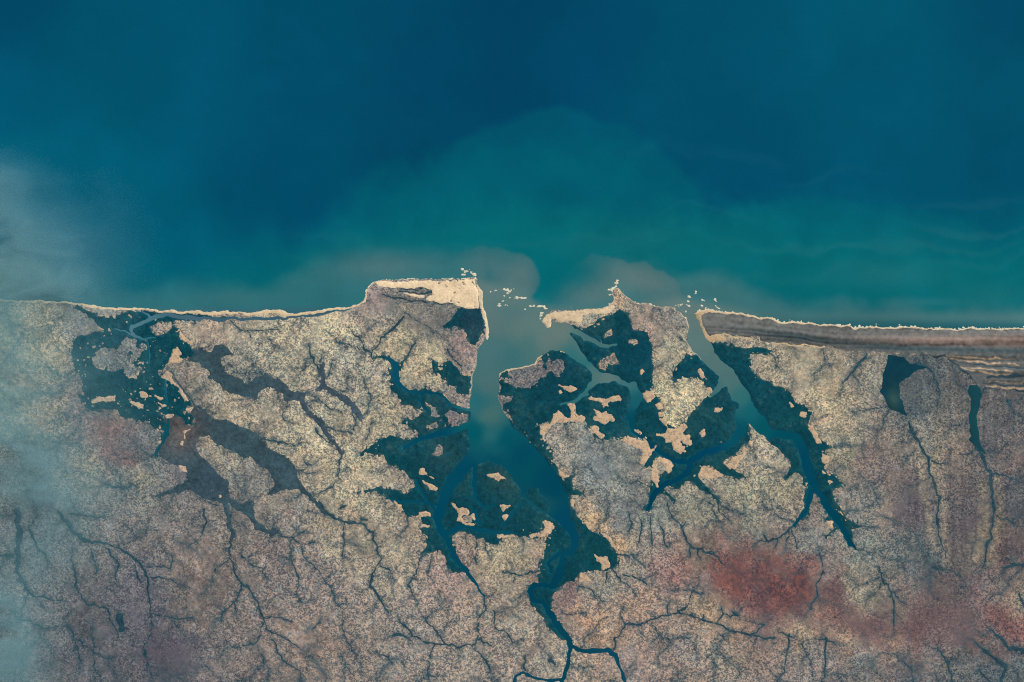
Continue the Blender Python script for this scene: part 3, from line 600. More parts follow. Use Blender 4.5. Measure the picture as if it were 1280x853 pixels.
# colour of the firm ground (display colours of the sunlit surface, strength of the grain scatter)
GROUND = [
    (0, 395, (165, 148, 125), .8), (20, 440, (165, 145, 122), .8), (60, 430, (168, 146, 120), .9), (95, 405, (128, 128, 124), .5), (120, 408, (130, 128, 122), .4), (60, 520, (150, 134, 120), .8), (20, 520, (150, 138, 125), .6),
    (150, 455, (112, 118, 118), .7), (250, 420, (165, 148, 130), .9), (350, 420, (175, 160, 135), .9), (420, 412, (188, 173, 142), .9), (470, 395, (150, 140, 128), .9),
    (462, 368, (165, 130, 122), .7), (500, 380, (148, 135, 122), .8), (500, 370, (125, 120, 115), .6), (540, 395, (132, 128, 120), .8), (560, 400, (122, 120, 116), .8), (440, 450, (160, 152, 135), 1), (540, 450, (184, 168, 138), .9), (500, 425, (172, 158, 130), .9), (582, 425, (150, 128, 122), .9),
    (480, 520, (165, 152, 128), 1), (460, 470, (158, 146, 128), .9), (300, 520, (162, 148, 128), 1), (380, 550, (172, 158, 132), 1), (440, 600, (174, 160, 134), 1), (280, 560, (150, 140, 122), .9), (310, 605, (128, 126, 120), .9), (300, 455, (150, 140, 124), .9), (370, 455, (158, 148, 128), .9),
    (150, 600, (122, 122, 118), 1), (60, 650, (105, 112, 118), .5), (150, 680, (125, 118, 115), .8), (250, 700, (138, 124, 116), 1), (170, 745, (108, 103, 112), .6), (100, 810, (105, 102, 108), .7), (210, 812, (98, 90, 104), .5),
    (240, 760, (125, 115, 110), .9), (300, 790, (130, 118, 112), 1), (350, 700, (128, 117, 112), 1), (280, 640, (130, 122, 115), .8), (420, 690, (156, 144, 126), 1), (400, 720, (138, 122, 115), 1), (400, 790, (138, 122, 112), 1), (500, 700, (158, 145, 126), 1), (500, 790, (140, 128, 118), 1),
    (580, 760, (150, 132, 118), 1), (560, 720, (150, 128, 118), .9), (630, 700, (166, 152, 128), 1), (650, 770, (150, 138, 124), 1), (640, 820, (145, 130, 118), 1), (700, 820, (150, 138, 122), 1), (745, 780, (168, 138, 116), 1), (705, 735, (152, 108, 98), .8), (755, 730, (145, 136, 122), 1),
    (700, 550, (152, 142, 128), .9), (740, 560, (125, 128, 124), .8), (765, 600, (130, 128, 120), .8), (700, 605, (160, 142, 116), .8), (745, 595, (118, 122, 120), .7), (775, 645, (112, 116, 116), .8), (810, 555, (130, 128, 120), .7), (745, 660, (188, 156, 122), .8), (770, 680, (178, 146, 115), .8), (820, 650, (128, 128, 118), 1), (870, 640, (140, 136, 120), 1),
    (840, 440, (162, 152, 130), .9), (840, 500, (195, 178, 142), 1), (845, 515, (195, 178, 142), 1), (790, 385, (145, 136, 122), .8), (775, 370, (165, 142, 120), .7), (805, 403, (188, 145, 115), .7), (845, 400, (130, 125, 118), .8), (740, 400, (150, 140, 122), .8), (645, 475, (118, 112, 110), .7), (690, 450, (120, 110, 108), .8), (560, 520, (115, 108, 106), .8), (548, 565, (125, 115, 110), .6), (755, 450, (125, 115, 108), .8),
    (930, 620, (152, 144, 122), 1), (950, 575, (158, 146, 126), 1), (975, 610, (160, 148, 124), 1), (1000, 690, (130, 132, 122), 1), (940, 660, (140, 135, 122), 1), (1000, 460, (165, 152, 130), .9), (1035, 500, (180, 162, 134), .9), (1080, 470, (142, 134, 120), 1), (1120, 555, (135, 125, 114), 1),
    (1060, 560, (150, 142, 122), 1), (1090, 575, (128, 114, 108), 1), (1090, 620, (120, 118, 112), .9), (1140, 510, (95, 102, 102), .7), (1150, 480, (98, 104, 104), .7), (1165, 540, (140, 130, 114), .9), (1185, 570, (145, 128, 112), .8), (1200, 600, (122, 112, 106), .9), (1140, 640, (106, 96, 102), .5), (1110, 640, (150, 134, 118), .6), (1205, 660, (106, 96, 100), .5),
    (1190, 500, (118, 114, 108), .8), (1250, 510, (112, 106, 102), .8), (1240, 550, (110, 105, 104), .6), (1270, 580, (125, 110, 104), .7), (1265, 620, (100, 98, 102), .6), (1222, 680, (150, 138, 118), .7), (1250, 690, (118, 100, 98), .7), (1080, 690, (128, 130, 120), 1), (1130, 690, (112, 116, 112), 1), (1160, 700, (105, 108, 108), .9), (1180, 740, (112, 100, 98), .6), (1200, 765, (118, 94, 92), .5), (1060, 735, (150, 140, 122), .9), (1080, 740, (150, 142, 124), .9),
    (830, 710, (150, 112, 100), .9), (845, 712, (160, 105, 92), .9), (795, 700, (140, 130, 118), .9), (870, 700, (150, 128, 112), .9), (885, 720, (142, 112, 102), .8), (900, 700, (165, 95, 82), .6), (930, 695, (150, 88, 80), .5), (915, 722, (165, 82, 74), .5), (945, 726, (108, 72, 74), .3), (965, 738, (108, 68, 72), .4), (970, 705, (128, 80, 78), .4), (1000, 702, (140, 84, 80), .5), (1005, 730, (120, 72, 74), .4), (990, 750, (128, 66, 68), .4), (960, 760, (122, 84, 86), .4), (935, 750, (158, 88, 80), .5), (1021, 715, (165, 135, 115), .4), (980, 690, (135, 112, 104), .7), (1010, 685, (120, 122, 116), .9),
    (1045, 745, (122, 78, 80), .5), (1040, 738, (128, 84, 84), .5), (1035, 765, (158, 98, 82), .5), (1070, 775, (112, 90, 92), .4), (1095, 780, (108, 82, 88), .3), (1000, 775, (150, 112, 98), .4), (1080, 755, (150, 138, 122), .6), (1120, 770, (145, 130, 116), .6), (1150, 775, (125, 88, 88), .4), (1140, 795, (128, 86, 86), .4), (1200, 790, (120, 90, 90), .4), (1235, 765, (128, 90, 88), .5), (1250, 770, (142, 82, 76), .6), (1275, 790, (130, 78, 76), .6), (1275, 755, (165, 148, 122), .7), (1260, 745, (150, 130, 115), .8), (1250, 735, (130, 118, 110), .8), (1225, 740, (105, 92, 95), .5),
    (880, 765, (162, 140, 116), .8), (920, 775, (158, 132, 112), .7), (1000, 788, (172, 148, 120), .7), (1060, 798, (165, 138, 118), .7), (1120, 808, (158, 132, 115), .7), (1180, 812, (120, 112, 108), .7), (905, 820, (150, 134, 118), 1), (850, 810, (160, 128, 112), 1), (800, 840, (165, 128, 108), 1), (860, 850, (145, 125, 112), 1), (950, 840, (140, 122, 112), 1), (1010, 820, (130, 122, 115), .9), (1030, 835, (150, 120, 108), .9), (1080, 830, (108, 108, 105), 1), (1140, 840, (92, 92, 95), .6), (1200, 830, (98, 98, 96), 1), (1240, 845, (85, 92, 95), .7), (1230, 805, (110, 95, 92), .8), (1280, 840, (88, 92, 92), .8), (800, 760, (158, 130, 112), .9), (840, 795, (150, 130, 116), .8),
    (120, 545, (138, 108, 104), .6), (100, 520, (142, 112, 106), .6), (135, 535, (140, 92, 88), .6), (160, 548, (92, 96, 104), .6), (170, 565, (92, 92, 98), .6), (158, 575, (142, 92, 88), .5), (140, 570, (128, 88, 92), .5), (185, 545, (110, 112, 112), .8), (120, 580, (140, 130, 115), .9), (150, 518, (128, 118, 108), .7), (180, 595, (140, 132, 115), .9), (200, 585, (118, 116, 114), .8), (225, 590, (112, 108, 110), .6), (40, 560, (105, 115, 120), .4),
    (-100, 450, (160, 145, 125), .8), (-100, 800, (115, 110, 112), .7), (1380, 600, (120, 110, 105), .8), (1380, 800, (110, 100, 98), .8), (640, 930, (145, 130, 118), 1), (1000, 930, (135, 120, 110), 1), (300, 930, (125, 112, 108), 1),
]
LUM = 0.93                                   # albedo per unit of display light under this sun and sky
num = np.zeros((h, w, 4)); den = np.zeros((h, w))
WXS = M.X + 7 * n_mid; WYS = M.Y + 7 * np.roll(n_mid, 97, 0)
for x, y, c, a in GROUND:
    c = list(c)
    if c[0] > 1.22 * c[1]:
        gsum = sum(c) / 3.0
        c = [v + (gsum + 2 - v) * .5 for v in c]
    elif c[2] > c[1] + 3:
        c[1] += .5 * (c[2] - c[1])
    wt = ((WXS - x) ** 2 + (WYS - y) ** 2 + 110.0) ** -1.7
    den += wt
    num[..., 0] += wt * c[0]; num[..., 1] += wt * c[1]; num[..., 2] += wt * c[2]; num[..., 3] += wt * a
num /= den[..., None]
amp = num[..., 3].copy()
rgb = lin(np.clip(num[..., :3], 0, 255)) * LUM
# patchwork of grassy, bushy and bare tracts
patch = 0.15 + 0.15 * n_mid + 0.12 * n_big + 0.10 * n_grain + 0.10 * n_fine
rgb *= np.clip(1 + patch, 0.4, 1.8)[..., None] * np.stack([1 + 0.05 * n_mid, 1.02 + 0 * n_mid, 1 - 0.04 * n_mid], -1)
bush = sm(.55 * n_mid + .8 * n_fine + .3 * n_big + .25 * n_grain, .15, 1.0)
ba = (.62 * bush * np.clip(amp, 0, 1))[..., None]
rgb = rgb * (1.05 - ba) + ba * lin((84, 100, 104)) * LUM
bare = sm(.7 * np.roll(n_mid, 300, 1) + .6 * np.roll(n_fine, 50, 0), .35, 1.2)
rgb *= (1 + .34 * bare * amp)[..., None]
for wv_, sd_, k_ in ((26, 501, .08), (13, 502, .06)):
    rd = fbm(h, w, wv_, sd_, 4, .6)
    rgb *= (1 - k_ * np.exp(-(rd / .07) ** 2))[..., None] * np.stack([np.ones((h, w)), 1 + .05 * np.exp(-(rd / .07) ** 2), 1 + .10 * np.exp(-(rd / .07) ** 2)], -1)
red_v = fbm(h, w, 9, 77, 4)
rgb[..., 0] *= 1 + 0.05 * red_v
# long furrowed streaks, north to south, on the eastern plain
fur = vnoise(h, w, 3.2, 55, 90) * sm(M.X, 1105, 1160) * (M.Y < 720)
rgb *= (1 + 0.07 * fur)[..., None]
# dune streaks near the western shore
wz = sm(M.X, 100, 70) * sm(M.Y, 600, 500)
diag = vnoise(h, w, 7, 61)
rgb *= (1 + 0.35 * wz * np.clip(n_fine * 0.7, -.8, 1))[..., None]
# pale salty rims where firm ground meets swamp
wet_f = np.maximum.reduce([M.poly(p, 7) for p in (WET_WEST, WET_MID, WET_EAST, WET_HEAD, WET_BANK)])
up_f = M.polys(UP, 6) - 7 * sm(fbm(h, w, 9, 761, 3, .6), .4, .95)
wet_only = np.minimum(wet_f + .8 * n_edge, -(up_f + n_edge))
rim = sm(wet_only, -2.2, -0.6) * sm(n_mid + 0.4 * n_fine, -0.35, 0.5)
rgb = rgb * (1 - 0.7 * rim[..., None]) + 0.7 * rim[..., None] * lin((200, 172, 138)) * LUM

# ------------------------------------------------------------------ streams, with their own small feeders
sr = np.random.default_rng(3)


def wiggle(pl):
    """breaks each reach into short bends"""
    out = [pl[0]]
    for (ax, ay, aw), (bx, by, bw) in zip(pl[:-1], pl[1:]):
        L = math.hypot(bx - ax, by - ay)
        n = max(1, int(L / 3.5))
        for k in range(1, n + 1):
            t = k / n
            d = sr.normal(0, .75) if k < n else 0
            out.append((ax + (bx - ax) * t - (by - ay) / max(L, .1) * d, ay + (by - ay) * t + (bx - ax) / max(L, .1) * d, (aw + (bw - aw) * t) * (sr.uniform(.75, 1.25) if k < n else 1)))
    return out


def feeders(pls, dens=0.035):
    out = []
    for pl in pls:
        for (ax, ay, aw), (bx, by, bw) in zip(pl[:-1], pl[1:]):
            L = math.hypot(bx - ax, by - ay)
            for k in range(sr.poisson(L * dens)):
                t = sr.random()
                x, y, ww = ax + (bx - ax) * t, ay + (by - ay) * t, min(aw, bw)
                ang = math.atan2(by - ay, bx - ax) + sr.choice((-1, 1)) * sr.uniform(.6, 1.3)
                n = sr.integers(2, 6)
                q = [(x, y, ww * .55)]
                for i in range(n):
                    st = sr.uniform(3, 6)
                    ang += sr.normal(0, .35)
                    x += math.cos(ang) * st; y += math.sin(ang) * st
                    q.append((x, y, ww * .55 * (1 - (i + 1) / n) + .1))
                out.append(q)
    return out


sfields = []
allst = np.full((h, w), -5.0)
for lab, pls in STREAMS:
    sf = M.lines([[(x, y, r * .68 + .06) for x, y, r in wiggle(pl)] for pl in pls], 5)
    sfields.append(sf)
    allst = np.maximum(allst, sf)
# drainage of the firm ground: water finds the cheapest way to the nearest creek, and the ways join into rills
import heapq


def drainage(q=2, seed=77):
    hh_, ww2 = (h + q - 1) // q, (w + q - 1) // q
    src = (np.maximum.reduce([allst, -land_f, wet_only, lake_f, -main_f + 1.5]) > 0)[::q, ::q]
    cost = np.exp(1.5 * fbm(hh_, ww2, 9, seed, 3, .7) + .35 * fbm(hh_, ww2, 2.2, seed + 9, 1)).ravel().tolist()
    N_ = hh_ * ww2
    done = [False] * N_
    parent = [-1] * N_
    order = []
    heap = [(0.0, int(k), -1) for k in np.flatnonzero(src.ravel())]
    heapq.heapify(heap)
    nb = [(-1, 0, 1.0), (1, 0, 1.0), (0, -1, 1.0), (0, 1, 1.0), (-1, -1, 1.41), (-1, 1, 1.41), (1, -1, 1.41), (1, 1, 1.41)]
    push, pop = heapq.heappush, heapq.heappop
    while heap:
        d, k, p = pop(heap)
        if done[k]:
            continue
        done[k] = True
        parent[k] = p
        order.append(k)
        r, c = divmod(k, ww2)
        for dr, dc, L in nb:
            r2, c2 = r + dr, c + dc
            if 0 <= r2 < hh_ and 0 <= c2 < ww2:
                k2 = r2 * ww2 + c2
                if not done[k2]:
                    push(heap, (d + L * cost[k2], k2, k))
    acc = [1.0] * N_
    for k in reversed(order):
        if parent[k] >= 0:
            acc[parent[k]] += acc[k]
    A_ = np.array(acc); P_ = np.array(parent)
    sel = np.flatnonzero((A_ > 7) & (P_ >= 0) & ~src.ravel())
    jx = fbm(hh_, ww2, 2.0, seed + 40, 1).ravel(); jy = fbm(hh_, ww2, 2.0, seed + 41, 1).ravel()
    X_ = M.x[0] + q * (np.arange(N_) % ww2) + jx; Y_ = M.y[0] + q * (np.arange(N_) // ww2) + jy
    fine_ = np.zeros((h, w)); broad = np.zeros((h, w))
    for k in sel:
        p = P_[k]
        a = math.log(A_[k] / 7.0)
        hw = .05 + .16 * a
        st = min(1.0, .16 + .21 * a)
        ax, ay, bx, by = X_[k], Y_[k], X_[p], Y_[p]
        R = 6
        j0, j1 = int(min(ax, bx) - M.x[0]) - R, int(max(ax, bx) - M.x[0]) + R + 1
        i0, i1 = int(min(ay, by) - M.y[0]) - R, int(max(ay, by) - M.y[0]) + R + 1
        i0, j0 = max(i0, 0), max(j0, 0)
        X, Y = M.X[i0:i1, j0:j1], M.Y[i0:i1, j0:j1]
        if X.size == 0:
            continue
        dx, dy = bx - ax, by - ay
        t = np.clip(((X - ax) * dx + (Y - ay) * dy) / (dx * dx + dy * dy + 1e-6), 0, 1)
        d = np.hypot(X - ax - t * dx, Y - ay - t * dy)
        fine_[i0:i1, j0:j1] = np.maximum(fine_[i0:i1, j0:j1], st * np.clip(1.1 + hw - d, 0, 1))
        broad[i0:i1, j0:j1] = np.maximum(broad[i0:i1, j0:j1], st * np.exp(-(d / (1.6 + 1.1 * a)) ** 2))
    return fine_, broad


lake_f = np.maximum(M.poly(LAKE1, 5), M.poly(LAKE2, 5))
rill, vale = drainage()
valley = sm(allst + 1.2 * n_fine, -4.5, 0.6)
calm = np.clip(amp * 1.25, .35, 1)
vt = np.clip(.45 * valley + .5 * vale * calm + .75 * rill * calm * (1 + .5 * n_fine), 0, .85)[..., None]
rgb = rgb * (1 - vt) + vt * lin((72, 92, 98)) * LUM
# crests between the rills are barer and paler
crest = (1 - sm(vale + .8 * valley, 0, .22)) * sm(n_fine + .6 * n_mid, -.2, 1.0)
rgb *= (1 + .20 * crest * calm)[..., None]
# scrubby speckle thins out away from the swamp edge
mar = sm(wet_f, -7, -1) * sm(n_fine + .5 * n_grain, .05, .7)
rgb = rgb * (1 - .5 * mar[..., None]) + .5 * mar[..., None] * lin((70, 94, 98)) * LUM
amp = amp * np.clip(.92 + .4 * np.roll(n_mid, 211, 1) + .3 * n_big, .35, 1.5)
glade = sm(fbm(h, w, 24, 751, 4, .6), .35, .9)
amp = amp * (1 - .5 * glade)
rgb = rgb * (1 + .10 * glade - .10 * sm(fbm(h, w, 34, 752, 4, .6), .3, .9))[..., None]
# burnt, rust-red ground with a ragged outline
for pts, ca, cb, k_, wd in (([(893, 696), (925, 688), (960, 690), (1000, 690), (1024, 696), (1025, 715), (1019, 735), (1010, 755), (985, 768), (955, 766), (930, 758), (905, 742), (888, 725), (884, 708)], (94, 68, 74), (144, 84, 74), .45, 8),
                            ([(806, 696), (850, 693), (870, 706), (866, 724), (835, 729), (812, 720)], (130, 92, 88), (158, 108, 92), .26, 7),
                            ([(1028, 730), (1052, 733), (1058, 752), (1090, 768), (1112, 786), (1100, 803), (1060, 793), (1035, 775)], (104, 74, 82), (145, 100, 88), .3, 8),
                            ([(1130, 752), (1160, 742), (1205, 750), (1215, 775), (1195, 800), (1150, 806), (1128, 785)], (108, 82, 84), (140, 102, 94), .2, 9),
                            ([(1232, 758), (1255, 760), (1285, 775), (1290, 800), (1262, 800), (1240, 780)], (112, 76, 78), (156, 98, 86), .35, 7),
                            ([(112, 528), (150, 522), (178, 530), (168, 545), (150, 560), (178, 572), (170, 585), (140, 575), (120, 552)], (122, 80, 84), (148, 108, 98), .25, 8)):
    ff = M.poly(pts, 14) + 3.2 * n_mid + 1.6 * n_fine
    mxx = sm(.5 * np.roll(n_mid, 40, 0) + 1.0 * n_fine + .5 * n_grain, -.8, 1.1)
    tt = (k_ * sm(ff, -wd, wd) * np.clip(1 + .35 * n_fine, .3, 1.3))[..., None]
    rgb = rgb * (1 - tt) + tt * (lin(ca) + (lin(cb) - lin(ca)) * mxx[..., None]) * LUM * 1.1
rgb *= np.array([.94, .945, .955])
duskier = .22 * sm(M.X, 1085, 1165) * sm(M.Y, 760, 690) + .20 * np.exp(-((M.X - 110) / 150.) ** 2 - ((M.Y - 760) / 130.) ** 2) + .12 * np.exp(-((M.X - 1180) / 110.) ** 2 - ((M.Y - 770) / 50.) ** 2)
rgb *= (1 - duskier)[..., None] * np.stack([np.ones((h, w)), 1 + .1 * duskier, 1 + .25 * duskier], -1)
for x, y, sx, sy, c, t in [(1142, 492, 24, 26, (92, 100, 100), .62), (1180, 500, 16, 28, (108, 108, 104), .4), (1250, 520, 26, 40, (98, 98, 98), .5), (1130, 640, 24, 38, (100, 94, 98), .6), (1100, 560, 26, 22, (124, 112, 106), .4), (1112, 600, 34, 20, (122, 108, 104), .4), (1205, 660, 20, 48, (100, 94, 98), .6), (1268, 625, 20, 34, (94, 96, 98), .55),
                           (1180, 770, 46, 26, (112, 94, 94), .5), (1140, 790, 40, 22, (112, 88, 90), .45), (1080, 780, 30, 16, (116, 96, 96), .4), (1195, 585, 16, 40, (124, 112, 106), .4), (1120, 680, 40, 20, (106, 112, 108), .35), (210, 812, 40, 22, (94, 88, 98), .6), (170, 745, 26, 30, (104, 98, 106), .5), (255, 640, 60, 20, (112, 112, 110), .4), (520, 400, 30, 14, (128, 124, 116), .4), (560, 398, 26, 12, (118, 116, 112), .4), (940, 672, 60, 18, (122, 122, 114), .35)]:
    g_ = np.exp(-((WXS - x) / sx) ** 2 - ((WYS - y) / sy) ** 2)
    tt = (t * g_ * np.clip(1 + .3 * n_fine, .4, 1.4))[..., None]
    rgb = rgb * (1 - tt) + tt * lin(c) * LUM
    amp = amp * (1 - .45 * t * g_)
sep_ = M.lines([[(1168, 570, 2), (1176, 620, 3), (1184, 700, 2)], [(1148, 560, 1), (1160, 640, 2), (1168, 690, 1)], [(1246, 600, 2), (1252, 640, 3), (1240, 700, 4)], [(1228, 600, 2), (1232, 650, 2), (1222, 700, 2)], [(1040, 480, 5), (1050, 540, 4)]], 9)
tt = (.45 * sm(sep_ + 1.5 * n_fine, -7, 3) * np.clip(.8 + .4 * n_fine, 0, 1.4))[..., None]
rgb = rgb * (1 - tt) + tt * lin((168, 154, 128)) * LUM
track = M.lines([[(1168, 462, .2), (1180, 482, .3), (1194, 515, .3), (1206, 545, .2)], [(1150, 468, .2), (1160, 492, .3), (1170, 510, .2)], [(1080, 500, .1), (1072, 470, .1)], [(1232, 560, .2), (1240, 520, .2), (1238, 490, .2)]], 3)
rgb = rgb * (1 + .3 * sm(track + .5 * n_fine, -.9, .3))[..., None]
inner_w = sm(wet_only, .3, 2.5)[..., None]
rgb = rgb * (1 - .5 * inner_w) + .5 * inner_w * lin((176, 160, 138)) * LUM
fr2 = vnoise(h, w, 2.4, 56, 120) * sm(M.X, 1120, 1150) * sm(M.Y, 740, 700) * sm(M.Y, 440, 470)
rgb *= (1 + .10 * fr2 + .07 * vnoise(h, w, 26, 57, 60) * sm(M.X, 1100, 1150))[..., None]
# windblown old dunes near the western shore
dn = fbm(h, w, 15, 731, 4, .6)
dune = wz * np.exp(-(dn / .12) ** 2)
rgb = rgb * (1 - .55 * dune[..., None]) + .55 * dune[..., None] * lin((205, 178, 142)) * LUM
dk = wz * sm(np.roll(dn, 60, 0), .35, .9)
rgb = rgb * (1 - .5 * dk[..., None]) + .5 * dk[..., None] * lin((92, 108, 112)) * LUM

tag(mesh_from('land', M, base_z, rgb, land_f > -4, MAT_LAND, pad=True, amp=amp), 'dry tan savanna land mottled with grey bush, cut by dark creeks', 'land', kind='structure')


def layer(name, f, colr, alpha, mat, lift=0.06, top=1.5, bump=None, soft=1.0, label=None, cat=None, group=None, kind=None, vary=0.1):
    z = base_z + np.clip(f / soft, -1.5, top) * lift
    if bump is not None:
        z = z + bump * sm(f, 0, 1.5)
    c = np.ones((h, w, 3)) * (lin(colr) * LUM if not isinstance(colr, np.ndarray) else colr)
    c = c * (1 + vary * n_mid + 0.5 * vary * n_fine)[..., None]
    keep = (f > 0)
    o = mesh_from(name, M, z, c, keep, mat, amp=np.ones((h, w)) * alpha)
    if o:
        tag(o, label, cat, group, kind)
    return o


def mix(a, b, t):
    return a + (b - a) * t[..., None]


# ------------------------------------------------------------------ old beach ridges in the east: bands that run along the shore
ridge_f = np.minimum(M.poly(RIDGES, 8) + 1.3 * n_edge, main_f - 0.5)
coast_y = np.interp(M.X, [869, 900, 960, 1040, 1130, 1280, 1500], [389, 389, 397, 407, 410.5, 411.5, 410])
dep = M.Y - coast_y
fan = dep * (1 + 0.0 * dep)
bn = np.zeros((h, w))
for k, (wy, sd) in enumerate(((2.1, 81), (4.5, 82), (9.0, 83))):
    lane = vnoise(1600, w, 170, sd, wy * 4)[np.clip(((fan * (1 - .12 * sm(M.X, 1000, 870)) + .8 * np.roll(n_mid, 20, 0) + 60) * 4).astype(int), 0, 1599), np.arange(w)[None, :].repeat(h, 0)]
    bn += lane * (0.5, 0.35, 0.35)[k]
base_r = np.ones((h, w, 3)) * lin((112, 114, 110))
t_red = np.exp(-((M.X - 1190) / 105.) ** 2) * np.exp(-((dep - 15 - (M.X - 1080) * .006) / 6.) ** 2) + np.exp(-((M.X - 1320) / 90.) ** 2) * np.exp(-((dep - 14) / 7.) ** 2)
base_r = mix(base_r, lin((138, 120, 110)), np.clip(t_red * 1.1, 0, 1))
t_dk = np.exp(-((dep - (20 + 0 * M.X)) / 4.5) ** 2) * np.exp(-((M.X - 1000) / 75.) ** 2) + np.exp(-((dep - 25 - sm(M.X, 1100, 1280) * 3) / 4.) ** 2) * sm(M.X, 1040, 1110)
base_r = mix(base_r, lin((62, 80, 84)), np.clip(t_dk, 0, .9))
se = sm(M.X, 1170, 1200) * sm(dep, 27, 32)
base_r = mix(base_r, lin((100, 104, 102)), se * .9)
pale = M.lines([
    [(1183, 445, .4), (1215, 447, 1), (1268, 450, .5)], [(1184, 449, .5), (1230, 453, 1.0), (1275, 456, .4)], [(1187, 457, .5), (1215, 464, .8), (1250, 470, 1), (1262, 466, .4)], [(1195, 460, .3), (1220, 461, .8), (1265, 464, .4)],
    [(1231, 483, .7), (1255, 485, 1.4), (1290, 486, 1.5)], [(1235, 477, .4), (1290, 478, .7)], [(1100, 442, 1), (1135, 443, .8), (1160, 442, .3)]], 4)
base_r = mix(base_r, lin((188, 162, 130)), sm(pale + .4 * n_fine, -.6, .6))
darkl = M.lines([[(1184, 452, .5), (1230, 457, .8), (1290, 461, .8)], [(1228, 478, .6), (1250, 481, .9), (1290, 482, .8)], [(1225, 487, 1), (1290, 490, 1.2)], [(1235, 472, 1), (1262, 470, 2.2), (1290, 466, 2.2)], [(1180, 447, 1), (1198, 461, 1.5), (1215, 474, 1.6), (1226, 484, 1.4)],
                 [(1140, 445, .8), (1165, 446, 2), (1180, 444, 1.4)]], 4)
base_r = mix(base_r, lin((40, 68, 80)), sm(darkl + .3 * n_fine, -.6, .6) * .9)
base_r = base_r * np.clip(1 + 0.6 * bn + .14 * n_fine + .12 * n_grain, .35, 2.2)[..., None] * LUM
layer('terrain', ridge_f, base_r, .35, MAT_FLAT, label='belt of striped old beach ridges, dark and rusty, behind the eastern shore', cat='ridge belt', kind='structure', vary=.04)
strand = M.lines([T(960, 360, 4, [(0, 265), (40, 274), (100, 284), (190, 282), (240, 296), (285, 298)]) and [(890, 422, .8), (905, 418, 1), (925, 423, .8), (947, 422.5, .7), (960, 426, 1), (985, 431, 1), (1007, 430, 1.2), (1020, 434, 1.5), (1031, 434, .6)]], 4)
layer('sand', strand + .4 * n_fine, (212, 186, 146), .5, MAT_SAND, lift=.1, label='broken bright sand line at the back of the ridge belt', cat='sand line', kind='structure')
# ------------------------------------------------------------------ floodplains
hole = M.poly(FLOOD_HOLE, 8)
fl_r2 = fbm(h, w, 11, 742, 3, .6)
fl_r = np.exp(-(fbm(h, w, 22, 711, 4, .6) / .07) ** 2)
for nm, poly_, lab in (('northern', FLOOD_N, 'northern winding blue-grey floodplain between mottled savanna banks'), ('southern', FLOOD_S, 'southern broad blue-grey floodplain with a reddish upper end')):
    f = M.poly(poly_, 8)
    if nm == 'southern':
        f = np.minimum(f, -hole)
    f = f + .6 * n_edge
    f = f + np.where(f < 1, 4 * np.exp(-(fl_r2 / .12) ** 2) * sm(f, -6, -1), 0)
    c = np.ones((h, w, 3)) * lin((60, 84, 92))
    if nm == 'southern':
        c = mix(c, lin((102, 97, 95)), np.exp(-((M.X - 226) / 26.) ** 2 - ((M.Y - 540) / 28.) ** 2))
        c = mix(c, lin((62, 84, 98)), .7 * np.exp(-((M.X - 262) / 26.) ** 2 - ((M.Y - 600) / 28.) ** 2))
    else:
        c = mix(c, lin((70, 88, 98)), sm(M.X, 300, 400))
    layer('floodplain', f, c * LUM * (1 - .25 * fl_r[..., None]), .9, MAT_FLAT, label=lab, cat='floodplain', kind='structure', vary=.17)

# ------------------------------------------------------------------ swamp forest
salt_fields = []
saltmax = np.full((h, w), -6.0)
for fr, pts, lab in SALT:
    f = M.poly(T(*fr, pts), 5)
    salt_fields.append((f, lab, pts, fr))
    saltmax = np.maximum(saltmax, f)
forest_c = np.ones((h, w, 3)) * lin((9, 73, 84))  # dark teal: the air's blue haze is painted into the canopy colour
olive = sm(n_mid + .5 * n_big, -.1, 1.0) * .22
forest_c = mix(forest_c, lin((60, 92, 84)), olive)
for x, y, sx, sy, c, t in [(632, 600, 22, 18, (58, 90, 84), .55), (650, 635, 20, 20, (28, 82, 88), .5), (556, 570, 26, 22, (48, 86, 90), .5), (540, 640, 20, 20, (30, 84, 90), .4), (672, 625, 14, 22, (22, 82, 86), .5), (578, 612, 12, 9, (40, 88, 90), .45),
                           (745, 690, 22, 22, (18, 78, 80), .5), (690, 700, 12, 14, (24, 84, 84), .4), (775, 545, 40, 30, (14, 82, 92), .5), (900, 540, 30, 30, (16, 80, 90), .4), (890, 590, 30, 14, (30, 84, 86), .5), (985, 520, 26, 16, (18, 84, 90), .5), (1000, 580, 18, 20, (20, 82, 86), .5),
                           (590, 405, 16, 20, (48, 74, 90), .6), (560, 500, 30, 20, (36, 76, 86), .5), (700, 470, 30, 30, (14, 72, 88), .5), (515, 560, 24, 12, (22, 88, 100), .5), (800, 440, 50, 30, (10, 76, 94), .5), (950, 480, 30, 30, (14, 80, 94), .5), (150, 430, 60, 50, (14, 82, 98), .6), (870, 470, 20, 20, (14, 74, 92), .5)]:
    forest_c = mix(forest_c, lin(c), t * np.exp(-((M.X - x) / sx) ** 2 - ((M.Y - y) / sy) ** 2))
creekl = fbm(h, w, 11, 741, 3, .6)
canopy_bump = 0.05 * n_grain + 0.03 * n_fine
speck = fbm(h, w, 3.0, 91, 2)
rdg = fbm(h, w, 15, 701, 3, .5)
forest_c = mix(forest_c, lin((8, 84, 102)), .5 * np.exp(-(rdg / .06) ** 2))
forest_c = mix(forest_c, lin((66, 94, 92)), .5 * sm(n_fine + .4 * n_grain, .5, 1.5) * sm(n_mid, -.8, .8))
forest_c = mix(forest_c, lin((4, 52, 62)), .45 * sm(np.roll(n_fine, 77, 1), .2, 1.2))
forest_c = mix(forest_c, lin((84, 108, 106)), .45 * sm(wet_only, 2.5, -.5) * sm(n_fine, -.8, .8))
